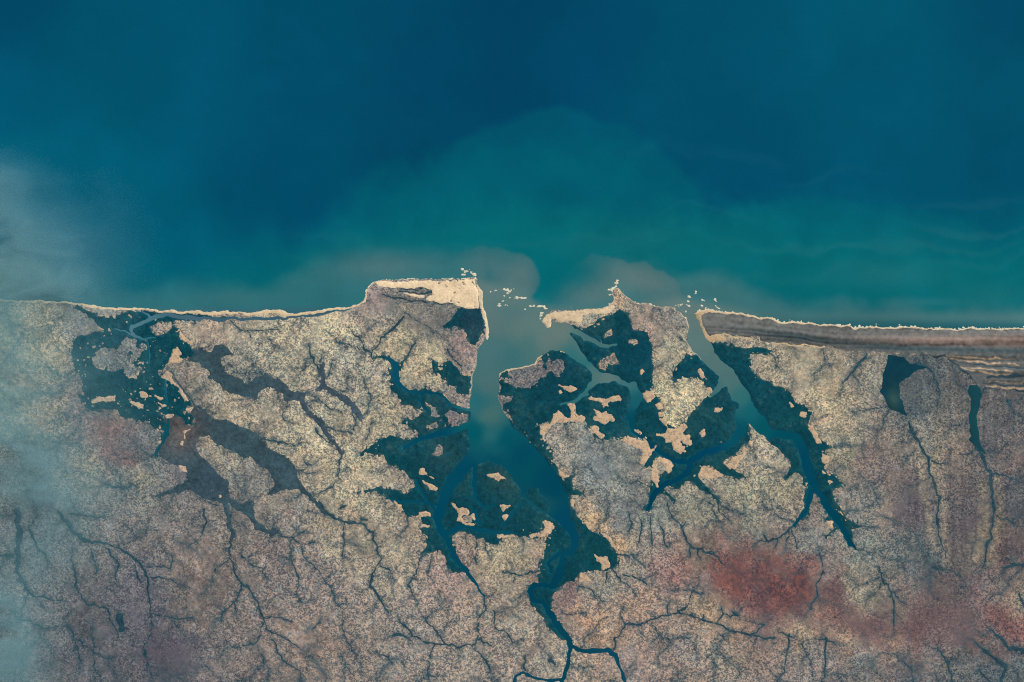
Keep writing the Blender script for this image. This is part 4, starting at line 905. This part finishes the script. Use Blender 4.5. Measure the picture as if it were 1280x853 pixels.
forest_c = mix(forest_c, lin((6, 84, 100)), .45 * sm(land_f, 3.5, 0))
for nm, poly_, lab in (('w', WET_WEST, 'dark mangrove swamp behind the western beach, half under smoke'),
                       ('m', WET_MID, 'dark green mangroves filling the main estuary and its islands'),
                       ('e', WET_EAST, 'dark mangroves around the eastern creeks and river'),
                       ('h', WET_HEAD, 'small dark swamp wood behind the sandy headland'),
                       ('b', WET_BANK, 'small patchy mangrove on the dry west bank of the estuary')):
    f = M.poly(poly_, 7) + .8 * n_edge
    f = f + np.where(f < 1, 5.5 * np.exp(-(creekl / .12) ** 2) * sm(f, -7, -1), 0)
    f = f - 7 * sm(speck, .95, 1.5) * sm(M.poly(poly_, 12), 9, 2)
    f = np.minimum(f, -(up_f + n_edge))
    f = np.minimum(f, -(saltmax + .9 * n_edge - .1 - 1.6 * np.exp(-(creekl / .06) ** 2)))
    f = np.minimum(f, land_f + 0.4)
    if nm == 'w':
        hol = np.where((M.X > 120) | (M.Y > 470), sm(speck, .75, 1.25), 0)
        f = f - 9 * hol * sm(M.Y, 462, 500) - 8 * sm(speck + .5 * n_mid, 1.0, 1.5)
    if nm == 'b':
        f = f - 1.2 * sm(n_mid, .1, .6)
    layer('mangrove_forest', f, forest_c * LUM, .5, MAT_FOREST, lift=.09, bump=canopy_bump, label=lab, cat='mangroves', kind='stuff', vary=.10)

# ------------------------------------------------------------------ salt flats
for f, lab, pts, fr in salt_fields:
    ff = f + .9 * n_edge - (.1 if fr != E_ else -.35) - (1.6 if fr != E_ else 0.0) * np.exp(-(creekl / .06) ** 2)
    layer('salt_flat', ff, (210, 180, 146) if fr != E_ else (205, 178, 150), 1.0, MAT_SAND, lift=.1, label=lab, cat='salt flat', group='bare salt flats in the mangroves', vary=.06)

# ------------------------------------------------------------------ ponds
layer('lake', M.poly(LAKE1, 5) + .3 * n_fine, mix(np.ones((h, w, 3)) * lin((20, 66, 80)), lin((58, 88, 80)), .8 * np.exp(-((M.X - 1117) / 7.) ** 2 - ((M.Y - 500) / 14.) ** 2)) * LUM, .3, MAT_WATER, label='dark blue horned pond with a greenish tail, behind the ridge belt', cat='pond', kind='structure')
layer('lake', M.poly(LAKE2, 5) + .3 * n_fine, (26, 74, 82), .3, MAT_WATER, label='slim dark pond tapering south on the east plain', cat='pond', kind='structure')

for (lab, pls), sf in zip(STREAMS, sfields):
    f = sf + .3 * n_fine
    f = np.minimum(f, land_f)
    dark = (46, 76, 86) if 'smoke' not in lab else (42, 76, 88)
    if 'rills' in lab: dark = (72, 96, 100)
    if 'thin' in lab or 'side' in lab: dark = (52, 82, 92)
    layer('stream', f, dark, .8, MAT_STREAM, lift=.05, soft=1.2, label=lab, cat='stream', kind='structure', vary=.12)

# ------------------------------------------------------------------ beaches, sand spits
dcoast = main_f
wbeach = np.interp(M.X, [0, 100, 150, 200, 250, 290, 300, 310, 350, 400, 440, 460], [1.6, 1.8, 2.2, 2.6, 3.6, 3.4, .2, 3.2, 3.6, 3.0, 2.0, 1.4])
f = np.minimum(dcoast + .5, wbeach - dcoast) + .25 * n_fine
f = np.where(M.X < 461, f, -3)
BE = [('cream sand beach west of the headland, widest at a small creek mouth', f, (232, 206, 166)),
      ('broad bright sand sheet covering the headland', np.maximum(M.poly(HEAD_SAND, 5), M.poly(HEAD_SAND2, 5)) + .5 * n_fine - 7 * sm(speck, .75, 1.2) * sm(M.X, 530, 560) - 1.2 * np.maximum(0, sm(vnoise(h, w, 26, 301, 2), .5, 1.0)) * sm(M.X, 560, 520), (250, 222, 180)),
      ('narrow hooked sand spit hanging from the headland into the estuary', M.poly(SPIT_SAND, 4) + .2 * n_fine, (236, 214, 176)),
      ('tan sand spit with a curled tip on the east side of the estuary mouth', M.poly(EAST_SPIT, 5) + .7 * n_fine, (226, 202, 164))]
cpath = M.lines([[(x, y + .9, .5) for x, y in COAST2 if x >= 757] + [(859, 412, .6)]], 4)
BE.append(('thin pale beach lining the forested point between the two river mouths', cpath + .25 * n_fine, (205, 184, 152)))
f = np.minimum(dcoast + .5, np.interp(M.X, [868, 900, 1000, 1100, 1280], [2.6, 2.2, 1.8, 1.4, 1.2]) - dcoast) + .2 * n_fine
f = np.where(M.X > 868, f, -3)
BE.append(('long thin cream beach running east from the eastern river mouth', f, (226, 202, 164)))
BE.append(('small bright sand bank inside the eastern river mouth', M.poly(RIV_SAND, 5) + .6 * n_fine, (208, 180, 138)))
arc = M.lines([[(624, 474, .5), (625, 468, .9), (632, 462, 1), (652, 460, .8), (668, 455, .8), (674, 447, 1), (686, 438.5, .8)], [(695, 438, .3), (704, 441, .7), (708, 444, .3)]], 4)
BE.append(('thin curved white beach on the mangrove point facing the estuary mouth', arc + .2 * n_fine, (215, 194, 158)))
wb = M.lines([[(600, 433, .4), (602, 424, .5), (604, 418, .3)], [(594, 441, .3), (592, 462, .7), (590, 478, .8), (589, 496, .5)], [(868, 441, .5), (880, 455, .5), (900, 473, .7)], T(760, 340, Z3, [(370, 330, .4), (440, 385, .5), (500, 430, .7), (560, 530, .7), (600, 570, .5)])], 4)
BE.append(('broken thin sand edges along the river banks near the mouths', wb + .15 * n_fine, (178, 168, 148)))
for lab, f, c in BE:
    layer('beach', f, c, .5, MAT_SAND, lift=.13, label=lab, cat='beach', kind='structure', vary=.06)

# ------------------------------------------------------------------ water: one level sheet, split where one water body meets the next
W = Map(-190, -140, 1470, 1000, 2.0, warp=True, seed=40)
hh, ww_ = W.h, W.w
q_big = fbm(hh, ww_, 60, 140, 5)
q_mid = fbm(hh, ww_, 14, 141, 4)
SEA = [
    (0, 20, (2, 74, 102)), (200, 20, (2, 84, 110)), (400, 20, (2, 77, 104)), (640, 10, (2, 68, 98)), (900, 20, (2, 80, 106)), (1080, 20, (2, 88, 112)), (1270, 20, (2, 74, 100)),
    (0, 120, (2, 86, 112)), (200, 120, (2, 86, 112)), (400, 120, (2, 76, 104)), (640, 110, (2, 68, 98)), (850, 120, (2, 80, 106)), (1100, 120, (2, 86, 112)), (1270, 120, (2, 82, 106)),
    (0, 220, (4, 98, 120)), (150, 220, (2, 94, 118)), (350, 220, (2, 76, 104)), (500, 190, (2, 74, 102)), (900, 210, (2, 79, 106)), (1100, 210, (2, 84, 110)), (1270, 210, (2, 78, 104)),
    (0, 300, (4, 100, 122)), (120, 300, (4, 98, 120)), (230, 300, (2, 92, 116)), (330, 320, (2, 96, 116)), (380, 280, (2, 76, 105)), (0, 360, (6, 104, 122)), (150, 360, (6, 104, 120)), (280, 360, (4, 104, 118)), (220, 340, (2, 96, 118)), (300, 250, (2, 78, 106)),
    (850, 170, (2, 80, 106)), (920, 240, (2, 78, 106)), (540, 100, (2, 70, 100)), (740, 60, (2, 72, 102)), (500, 280, (2, 90, 110)), (1270, 280, (2, 88, 110)), (-150, 200, (4, 98, 120)), (1450, 200, (2, 80, 106)),
]


def wshade(pts, p=1.7, soft=900.):
    num = np.zeros((hh, ww_, 3)); den = np.zeros((hh, ww_))
    for x, y, c in pts:
        d = ((W.X - x) ** 2 + (W.Y - y) ** 2 + soft) ** -p
        den += d; num += d[..., None] * np.array(c, float)
    return lin(num / den[..., None])


sea_c = wshade(SEA)


def front(poly_, widths, R=60):
    """0..1 inside a body of silty water; the front is as wide as given"""
    f = W.poly(poly_, R)
    return sm(f + widths * .25 * q_mid, -widths, widths)


def blend(c, colr, t):
    return c + (lin(colr) - c) * np.clip(t, 0, 1)[..., None]


WX0, WY0 = W.WX.copy(), W.WY.copy()
W.WX = W.X + 6 * fbm(hh, ww_, 30, 601, 3); W.WY = W.Y + 5 * fbm(hh, ww_, 30, 602, 3)
P_OUT = [(-200, 345), (150, 335), (300, 320), (360, 300), (400, 285), (440, 245), (490, 218), (550, 205), (600, 190), (700, 180), (800, 200), (860, 230), (880, 264), (920, 264), (985, 254), (1050, 251), (1110, 258), (1200, 278), (1500, 300), (1500, 420), (-200, 420)]
P_BULGE = [(540, 226), (556, 200), (580, 176), (608, 156), (645, 142), (695, 140), (735, 149), (780, 162), (820, 185), (852, 210), (872, 240), (890, 275), (890, 420), (470, 420), (490, 260)]
P_NEAR = [(-200, 362), (200, 368), (330, 362), (400, 335), (430, 325), (520, 318), (580, 318), (590, 330), (600, 345), (610, 400), (680, 400), (700, 360), (740, 345), (765, 328), (800, 328), (835, 342), (855, 354), (862, 352), (890, 348), (930, 362), (980, 378), (1100, 385), (1500, 392), (1500, 430), (-200, 430)]
sea_c = blend(sea_c, (3, 98, 112), front(P_OUT, 30) * .75)
sea_c = blend(sea_c, (2, 93, 110), front([(x, y) for x, y in P_BULGE], 7) * .5)
P_EAST = [(860, 275), (885, 265), (920, 262), (985, 252), (1050, 249), (1120, 257), (1200, 274), (1300, 300), (1500, 340), (1500, 430), (840, 430)]
sea_c = blend(sea_c, (3, 100, 112), front(P_EAST, 7) * np.interp(W.X, [860, 960, 1080, 1250, 1400], [.2, .5, .5, .3, .1]))
fila = fbm(hh, ww_, 34, 801, 5, .6)
# silt filaments, drawn out along the coast and folded by the current
fu = W.Y + 16 * fbm(hh, ww_, 60, 802, 3) + 5 * fbm(hh, ww_, 16, 803, 3)
band_ = vnoise(8400, ww_, 80, 804, 60)[np.clip(((fu + 160) * 6.0).astype(int), 0, 8399), np.arange(ww_)[None, :].repeat(hh, 0)]
inner = front([(430, 300), (520, 280), (600, 262), (700, 262), (800, 270), (1000, 290), (1200, 310), (1500, 330), (1500, 430), (100, 430), (200, 372), (340, 340)], 34)
sea_c = blend(sea_c, (6, 108, 114), inner * .85)
sea_c = blend(sea_c, (72, 118, 120), front(P_NEAR, 15) * np.interp(W.X, [500, 860], [.40, .6]))
W.WX, W.WY = WX0, WY0
def gau(x, y, sx, sy, rot=0):
    c_, s_ = math.cos(math.radians(rot)), math.sin(math.radians(rot))
    u, v = (W.WX - x) * c_ + (W.WY - y) * s_, -(W.WX - x) * s_ + (W.WY - y) * c_
    return np.exp(-(u / sx) ** 2 - (v / sy) ** 2)


P_J1 = [(540, 345), (560, 318), (598, 309), (628, 311), (650, 317), (666, 328), (674, 342), (672, 358), (664, 374), (672, 390), (690, 404), (700, 430), (560, 440)]
P_J2 = [(660, 400), (690, 350), (740, 318), (775, 326), (803, 329), (830, 340), (852, 353), (850, 366), (850, 392), (760, 400)]
sea_c = blend(sea_c, (98, 122, 120), front(P_J1, 3.0, 20) * np.clip(.66 * gau(652, 348, 32, 34) + .4 * gau(604, 330, 22, 24) + .7 * gau(630, 395, 40, 34), 0, .7))
sea_c = blend(sea_c, (6, 104, 112), .35 * gau(612, 350, 5, 26, -8))
sea_c = blend(sea_c, (100, 124, 120), front(P_J2, 1.6, 20) * np.clip(.72 * gau(805, 348, 52, 20, 18) + .5 * gau(745, 370, 36, 16, -20), 0, .7))
sea_c = blend(sea_c, (62, 118, 120), front([(850, 352), (900, 340), (960, 375), (1010, 395), (870, 392)], 12) * .5)
for x, y, sx, sy, c, t in [(480, 335, 60, 18, (82, 118, 120), .6), (300, 372, 60, 9, (60, 116, 120), .5), (230, 360, 40, 12, (50, 116, 122), .4), (840, 350, 9, 9, (4, 102, 112), .0), (690, 345, 20, 30, (2, 104, 112), .7), (880, 345, 40, 14, (2, 104, 112), .0),
                           (1110, 345, 70, 16, (34, 114, 118), .5), (1160, 378, 60, 5, (52, 120, 124), .4), (1240, 370, 50, 14, (32, 114, 118), .5), (800, 300, 60, 24, (22, 106, 112), .4), (920, 320, 40, 20, (14, 108, 114), .4), (1280, 398, 150, 8, (90, 125, 122), .4), (1040, 398, 150, 7, (80, 122, 120), .4),
                           (600, 250, 60, 40, (2, 100, 110), .3), (1140, 300, 60, 20, (16, 108, 114), .3)]:
    sea_c = blend(sea_c, c, t * np.exp(-((W.X - x) / sx) ** 2 - ((W.Y - y) / sy) ** 2))
silt = sm(W.Y, 150, 300)
sea_c = sea_c * (1 + (.012 + .05 * silt * sm(W.X, 300, 520)) * band_ * .6 + .03 * silt * fila)[..., None]
sea_c = blend(sea_c, (60, 118, 120), .12 * silt * sm(W.X, 300, 520) * sm(band_, .3, 1.3))
# estuary: grey silt at the mouths turning to clear dark blue inland
RIV = [
    (600, 360, (95, 122, 118)), (640, 370, (92, 122, 118)), (612, 400, (92, 120, 118)), (650, 410, (92, 122, 116)), (640, 390, (82, 118, 116)), (680, 425, (96, 122, 116)), (700, 415, (100, 122, 114)), (615, 440, (72, 116, 116)), (640, 445, (60, 112, 114)), (660, 435, (72, 116, 114)), (600, 460, (70, 114, 114)),
    (607, 480, (76, 114, 112)), (597, 500, (40, 108, 114)), (612, 520, (72, 112, 108)), (614, 545, (44, 104, 106)), (618, 562, (20, 92, 102)), (595, 540, (0, 92, 108)), (630, 550, (0, 88, 108)), (650, 570, (2, 80, 104)), (680, 600, (2, 76, 100)), (620, 575, (2, 82, 104)), (600, 600, (2, 78, 102)), (550, 650, (2, 76, 102)), (660, 590, (6, 84, 102)), (545, 545, (2, 76, 104)), (700, 650, (2, 74, 102)), (680, 630, (22, 82, 90)), (690, 610, (2, 74, 100)),
    (690, 740, (2, 68, 92)), (714, 813, (8, 72, 92)), (654, 842, (14, 72, 90)), (765, 815, (12, 72, 90)), (730, 440, (92, 120, 114)), (740, 462, (86, 118, 114)), (735, 455, (30, 106, 110)), (722, 445, (40, 108, 112)), (760, 474, (96, 124, 118)), (785, 482, (60, 114, 116)), (740, 424, (70, 112, 112)), (728, 492, (50, 110, 112)),
    (793, 500, (22, 96, 106)), (790, 525, (4, 78, 98)), (812, 556, (2, 72, 98)), (856, 577, (2, 70, 98)), (880, 567, (2, 72, 104)), (862, 375, (96, 124, 120)), (866, 400, (98, 124, 118)), (875, 425, (92, 122, 118)), (895, 455, (84, 118, 114)), (910, 475, (78, 116, 114)), (892, 490, (62, 110, 110)), (925, 500, (50, 110, 110)), (940, 515, (20, 100, 108)), (925, 540, (6, 84, 104)), (955, 532, (6, 92, 106)), (978, 545, (2, 82, 102)), (1008, 580, (2, 74, 100)), (1050, 655, (2, 72, 96)),
    (840, 605, (2, 68, 96)), (812, 625, (2, 66, 92)), (170, 405, (78, 118, 128)), (240, 398, (72, 104, 116)), (300, 399, (60, 96, 110)), (400, 393, (60, 92, 106)), (187, 440, (36, 100, 112)), (208, 540, (6, 82, 100)), (500, 480, (10, 78, 98)), (545, 495, (4, 74, 96)), (585, 590, (2, 76, 102)), (548, 700, (6, 74, 96)),
]
num = np.zeros((hh, ww_, 3)); den = np.zeros((hh, ww_))
for x, y, c in RIV:
    c = (c[0], c[1] * .95, c[2] * .91) if c[0] <= 8 else (c[0], c[1], c[2] + 1)
    d = ((W.WX - x) ** 2 + (W.WY - y) ** 2 + 110) ** -1.9
    den += d; num += d[..., None] * np.array(c, float)
riv_c = lin(num / den[..., None])
coastline = np.interp(W.X, [-200, 590, 594, 640, 680, 757, 800, 850, 869, 1000, 1500], [392, 388, 350, 362, 385, 390, 378, 372, 378, 400, 412])
t = sm(W.Y - coastline, -9, 7)
wc = sea_c * (1 - t[..., None]) + riv_c * t[..., None]
wc = 1.17 * wc * (1 + .045 * q_big + .025 * q_mid)[..., None] * np.array([1.0, .97, .97]) * LUM
# which water cells show, and to which body they belong
ii = np.clip((W.Y - M.y[0]).astype(int), 0, h - 1); jj = np.clip((W.X - M.x[0]).astype(int), 0, w - 1)
lf = land_f[ii, jj]
for dy in (-3, 0, 3):
    for dx in (-3, 0, 3):
        lf = np.minimum(lf, land_f[np.clip(ii + dy, 0, h - 1), np.clip(jj + dx, 0, w - 1)])
wet = lf < 0.5
seam = W.Y < coastline - 1
sea_keep = W.Y < np.maximum(coastline - 1, 392) - 0
west = (W.X < 465)
mid = (~west) & (W.X < 800) & ~((W.X > 780) & (W.Y > 440))
z0 = np.zeros((hh, ww_))


def by_cells(name, sel, pad, label, cat, mat=MAT_WATER):
    """keeps exactly the cells whose north-west vertex is selected, so that no two sheets overlap"""
    cell = sel[:-1, :-1]
    a = np.zeros((hh, ww_), bool)
    X, Y, z, c = W.X, W.Y, z0, wc
    if pad:
        ex = np.array([60., 250., 900., 3000.])
        X = np.pad(X, 4, 'edge'); Y = np.pad(Y, 4, 'edge')
        X[:, -4:] += ex; X[:, 3::-1] -= ex; Y[-4:, :] += ex[:, None]; Y[3::-1, :] -= ex[:, None]
        c = np.pad(wc, ((4, 4), (4, 4), (0, 0)), 'edge')
        cell = np.pad(cell, 4, 'edge')
    H, Wd = X.shape
    idx = np.arange(H * Wd).reshape(H, Wd)
    qd = np.stack([idx[:-1, :-1][cell], idx[1:, :-1][cell], idx[1:, 1:][cell], idx[:-1, 1:][cell]], 1)
    used = np.zeros(H * Wd, bool); used[qd.ravel()] = True
    rm = np.cumsum(used) - 1; qd = rm[qd].astype(np.int32)
    n, m = int(used.sum()), len(qd)
    me = bpy.data.meshes.new(name)
    co = np.stack([(X.ravel()[used] - CX) * S, (CY - Y.ravel()[used]) * S, np.zeros(n)], 1).astype(np.float32)
    me.vertices.add(n); me.vertices.foreach_set('co', co.ravel())
    me.loops.add(m * 4); me.loops.foreach_set('vertex_index', qd.ravel())
    me.polygons.add(m); me.polygons.foreach_set('loop_start', np.arange(0, m * 4, 4, dtype=np.int32))
    me.update(calc_edges=True)
    at = me.attributes.new('ground', 'FLOAT_COLOR', 'POINT')
    c4 = np.ones((n, 4), np.float32); c4[:, :3] = c.reshape(-1, 3)[used]
    at.data.foreach_set('color', c4.ravel())
    me.materials.append(mat)
    o = bpy.data.objects.new(name, me); col.objects.link(o)
    return tag(o, label, cat, kind='structure')


seaside = np.interp(W.X, [-200, 590, 594, 640, 680, 757, 800, 850, 869, 1000, 1500], [380, 376, 350, 362, 385, 390, 378, 372, 378, 400, 412])
in_sea = (W.Y < seaside + 6)
by_cells('sea', in_sea, True, 'deep blue sea with green silty plumes spreading from two river mouths', 'sea')
by_cells('river', wet & ~in_sea & mid, False, 'wide main estuary, grey at the mouth and deep blue inland', 'river')
by_cells('river', wet & ~in_sea & ~mid & ~west, False, 'eastern river and its looping creek between mangroves', 'river')
by_cells('river', wet & ~in_sea & west, False, 'pale tidal channels winding through the western swamp', 'tidal channel')

# ------------------------------------------------------------------ breakers along the shore and on the bars
foam_n = fbm(h, w, 2.4, 401, 2)
gate = sm(fbm(h, w, 10, 402, 3), -.6, .5)


def foam(name, f, lab, c=(236, 226, 196)):
    z = 0.004 + np.clip(f, -1.5, 1) * .07 + np.clip(land_f, 0, 1.5) * .03
    cc = np.ones((h, w, 3)) * lin(c) * LUM
    o = mesh_from(name, M, z, cc, f > 0, MAT_FOAM, amp=np.ones((h, w)) * .6)
    if o:
        tag(o, lab, 'breaking waves', kind='stuff')


band = np.where(M.X < 597, 1, 0)
off = -dcoast
spike = np.abs(foam_n)
f = np.minimum(off + .6, -.25 + 1.15 * spike + .5 * (M.X > 300) - off * 1.0)
dens = np.interp(M.X, [-200, 0, 100, 300, 460, 600], [.1, .1, .35, .5, .5, .3])
f = f - .45 + dens - .5 * (1 - gate)
foam('surf', np.where(M.X < 597, f, -3), 'thin ragged white surf along the beach west of the estuary')
f2 = np.minimum(off + .6, -.3 + 1.5 * spike - off)
foam('surf', np.where((M.X > 678) & (M.X < 860) & (M.Y < 402), f2 - .25 - .8 * (1 - gate), -3), 'thin white surf around the point between the river mouths')
dens = np.interp(M.X, [860, 950, 1000, 1080, 1500], [-.2, 0.0, .3, .7, .6])
foam('surf', np.where(M.X > 866, np.minimum(off + .8, -.6 + 2.3 * spike + dens - .6 * (1 - gate) - off * .8), -3), 'long spiky white surf along the eastern beach')


def blobs(pts, sc_=1.0):
    f = np.full((h, w), -4.0)
    for x, y, r in pts:
        f = np.maximum(f, r * .8 - np.hypot((M.WX - x) * .6, (M.WY - y) * 1.3))
    return f * .8 + 1.3 * foam_n + .1


zt = (560, 300, Z3)
foam('breakers', blobs([(a_, b_, c_) for a_, b_, c_ in T(*zt, [(165, 40, .7), (75, 92, .5), (333, 75, 1.3), (345, 85, .8)])]), 'few lone white wave crests farthest off the headland')
foam('breakers', blobs(T(*zt, [(97, 188, .8), (115, 212, 1), (130, 215, 1.2), (150, 205, 1.3), (158, 195, 1.3), (160, 215, 1.2), (170, 230, 1), (110, 230, 1), (180, 240, .8), (185, 262, .6)])), 'white breakers just off the headland corner')
foam('breakers', blobs(T(*zt, [(405, 297, 1), (430, 312, .6), (385, 330, 1.2), (405, 340, 1.2), (392, 350, 1), (445, 315, .5), (370, 370, .8), (420, 388, 1), (442, 395, .8), (460, 382, 1.3), (480, 378, 1.1), (510, 378, 1), (362, 408, 1.1), (340, 415, .9), (352, 425, .7), (305, 345, .5), (345, 440, .8), (378, 440, .6)])), 'scattered white breakers on the bar in the middle of the estuary mouth')
foam('breakers', blobs(T(*zt, [(515, 452, .9), (530, 445, .8), (550, 438, .9), (578, 437, 1), (620, 437, 1.1), (635, 445, 1.1), (648, 455, .8), (630, 480, .7), (625, 500, .8), (620, 520, .6), (600, 440, .6)])), 'line of breakers leading to the tip of the east spit')
foam('breakers', blobs(T(760, 340, Z3, [(710, 190, 1), (714, 202, 1.2), (620, 225, 1.2), (645, 195, .6), (730, 228, .8), (450, 230, 1), (470, 228, 1), (490, 230, 1.1), (510, 228, 1), (530, 226, 1), (530, 195, .9), (545, 172, .7), (575, 150, .7), (600, 135, .6), (735, 235, .6), (500, 262, .7)])), 'small white breakers across the eastern river mouth')
foam('breakers', blobs(T(zt[0], zt[1], Z3, [(1082, 330, .9), (1088, 345, .8), (1078, 372, .9), (1095, 322, .8), (1120, 290, .5), (1123, 275, .4), (1120, 312, .7), (1188, 348, .8), (1110, 318, .6)])), 'white wave crests wrapping the wooded point')

# ------------------------------------------------------------------ smoke drifting in from the west
def smoke():
    import bmesh
    outline = [(-190, 150), (40, 165), (170, 180), (250, 240), (290, 300), (300, 400), (310, 500), (320, 600), (310, 700), (260, 780), (200, 860), (180, 960), (-190, 960)]
    rr = np.random.default_rng(9)
    pts = []
    for (ax, ay), (bx, by) in zip(outline, outline[1:] + outline[:1]):
        for k in range(6):
            t = k / 6
            pts.append((ax + (bx - ax) * t + rr.normal(0, 3), ay + (by - ay) * t + rr.normal(0, 3)))
    bm = bmesh.new()
    lo = [bm.verts.new(((x - CX) * S, (CY - y) * S, 6)) for x, y in pts]
    hi = [bm.verts.new(((x - CX) * S, (CY - y) * S, 22)) for x, y in pts]
    n = len(pts)
    bm.faces.new(lo[::-1]); bm.faces.new(hi)
    for i in range(n):
        j = (i + 1) % n
        bm.faces.new((lo[i], lo[j], hi[j], hi[i]))
    bmesh.ops.recalc_face_normals(bm, faces=bm.faces[:])
    me = bpy.data.meshes.new('smoke')
    bm.to_mesh(me); bm.free()
    o = bpy.data.objects.new('smoke', me); col.objects.link(o)
    m = bpy.data.materials.new('smoke')
    m.use_nodes = True
    nt = m.node_tree; N, Lk = nt.nodes, nt.links
    N.clear()
    out = N.new('ShaderNodeOutputMaterial')
    pv = N.new('ShaderNodeVolumePrincipled')
    pv.inputs['Color'].default_value = (0.54, 0.93, 0.96, 1)
    pv.inputs['Anisotropy'].default_value = 0.0
    Lk.new(pv.outputs[0], out.inputs['Volume'])
    tc = N.new('ShaderNodeTexCoord')
    no = N.new('ShaderNodeTexNoise'); no.inputs['Scale'].default_value = 0.028; no.inputs['Detail'].default_value = 6
    no.inputs['Roughness'].default_value = 0.62; no.inputs['Distortion'].default_value = 0.6
    mp = N.new('ShaderNodeMapping'); mp.inputs['Scale'].default_value = (0.8, 1.5, 1); mp.inputs['Rotation'].default_value = (0, 0, math.radians(25))
    Lk.new(tc.outputs['Object'], mp.inputs['Vector']); Lk.new(mp.outputs[0], no.inputs['Vector'])

    def ma(op, a, b=None, c=None, clamp=False):
        nn = N.new('ShaderNodeMath'); nn.operation = op; nn.use_clamp = clamp
        for i, v in enumerate((a, b, c)):
            if v is None: continue
            if isinstance(v, (int, float)): nn.inputs[i].default_value = v
            else: Lk.new(v, nn.inputs[i])
        return nn.outputs[0]
    # coordinates warped by the noise colour so that the banks have torn edges
    wv = N.new('ShaderNodeVectorMath'); wv.operation = 'MULTIPLY_ADD'
    wv.inputs[1].default_value = (70, 60, 0)
    Lk.new(no.outputs['Color'], wv.inputs[0]); Lk.new(tc.outputs['Object'], wv.inputs[2])
    sx = N.new('ShaderNodeSeparateXYZ'); Lk.new(wv.outputs[0], sx.inputs[0])
    tot = None
    for cx, cy, rx, ry, a in [(-20, 335, 75, 45, 1.45), (75, 350, 42, 20, .6), (-10, 250, 50, 50, .45), (70, 300, 110, 70, .12), (90, 560, 120, 170, .13), (-10, 500, 65, 70, .6), (60, 590, 50, 40, .42), (70, 470, 70, 60, .15),
                              (-20, 420, 60, 60, .45), (0, 815, 48, 70, 1.0), (50, 690, 50, 60, .1), (100, 640, 60, 50, .12), (-120, 430, 60, 240, .5), (-120, 700, 60, 220, .35)]:
        X0, Y0 = (cx - CX) * S + 35, (CY - cy) * S + 30
        u = ma('MULTIPLY', ma('SUBTRACT', sx.outputs[0], X0), 1 / (rx * S)); v = ma('MULTIPLY', ma('SUBTRACT', sx.outputs[1], Y0), 1 / (ry * S))
        g = ma('EXPONENT', ma('MULTIPLY', ma('ADD', ma('MULTIPLY', u, u), ma('MULTIPLY', v, v)), -1.0))
        g = ma('MULTIPLY', g, a)
        tot = g if tot is None else ma('ADD', tot, g)
    # fade to nothing before the hull is reached
    cut = ma('SUBTRACT', tot, 0.03, clamp=False)
    cut = ma('MAXIMUM', cut, 0.0)
    nf = N.new('ShaderNodeMapRange'); nf.inputs['From Min'].default_value = .32; nf.inputs['From Max'].default_value = .7
    nf.inputs['To Min'].default_value = .1; nf.inputs['To Max'].default_value = 2.1
    Lk.new(no.outputs['Fac'], nf.inputs['Value'])
    den = ma('MULTIPLY', ma('MULTIPLY', cut, nf.outputs[0]), SMOKE_DENSITY)
    Lk.new(den, pv.inputs['Density'])
    me.materials.append(m)
    tag(o, 'pale blue-grey smoke drifting over the western shore and plain', 'smoke', kind='stuff')


SMOKE_DENSITY = 1.15 / 16
smoke()
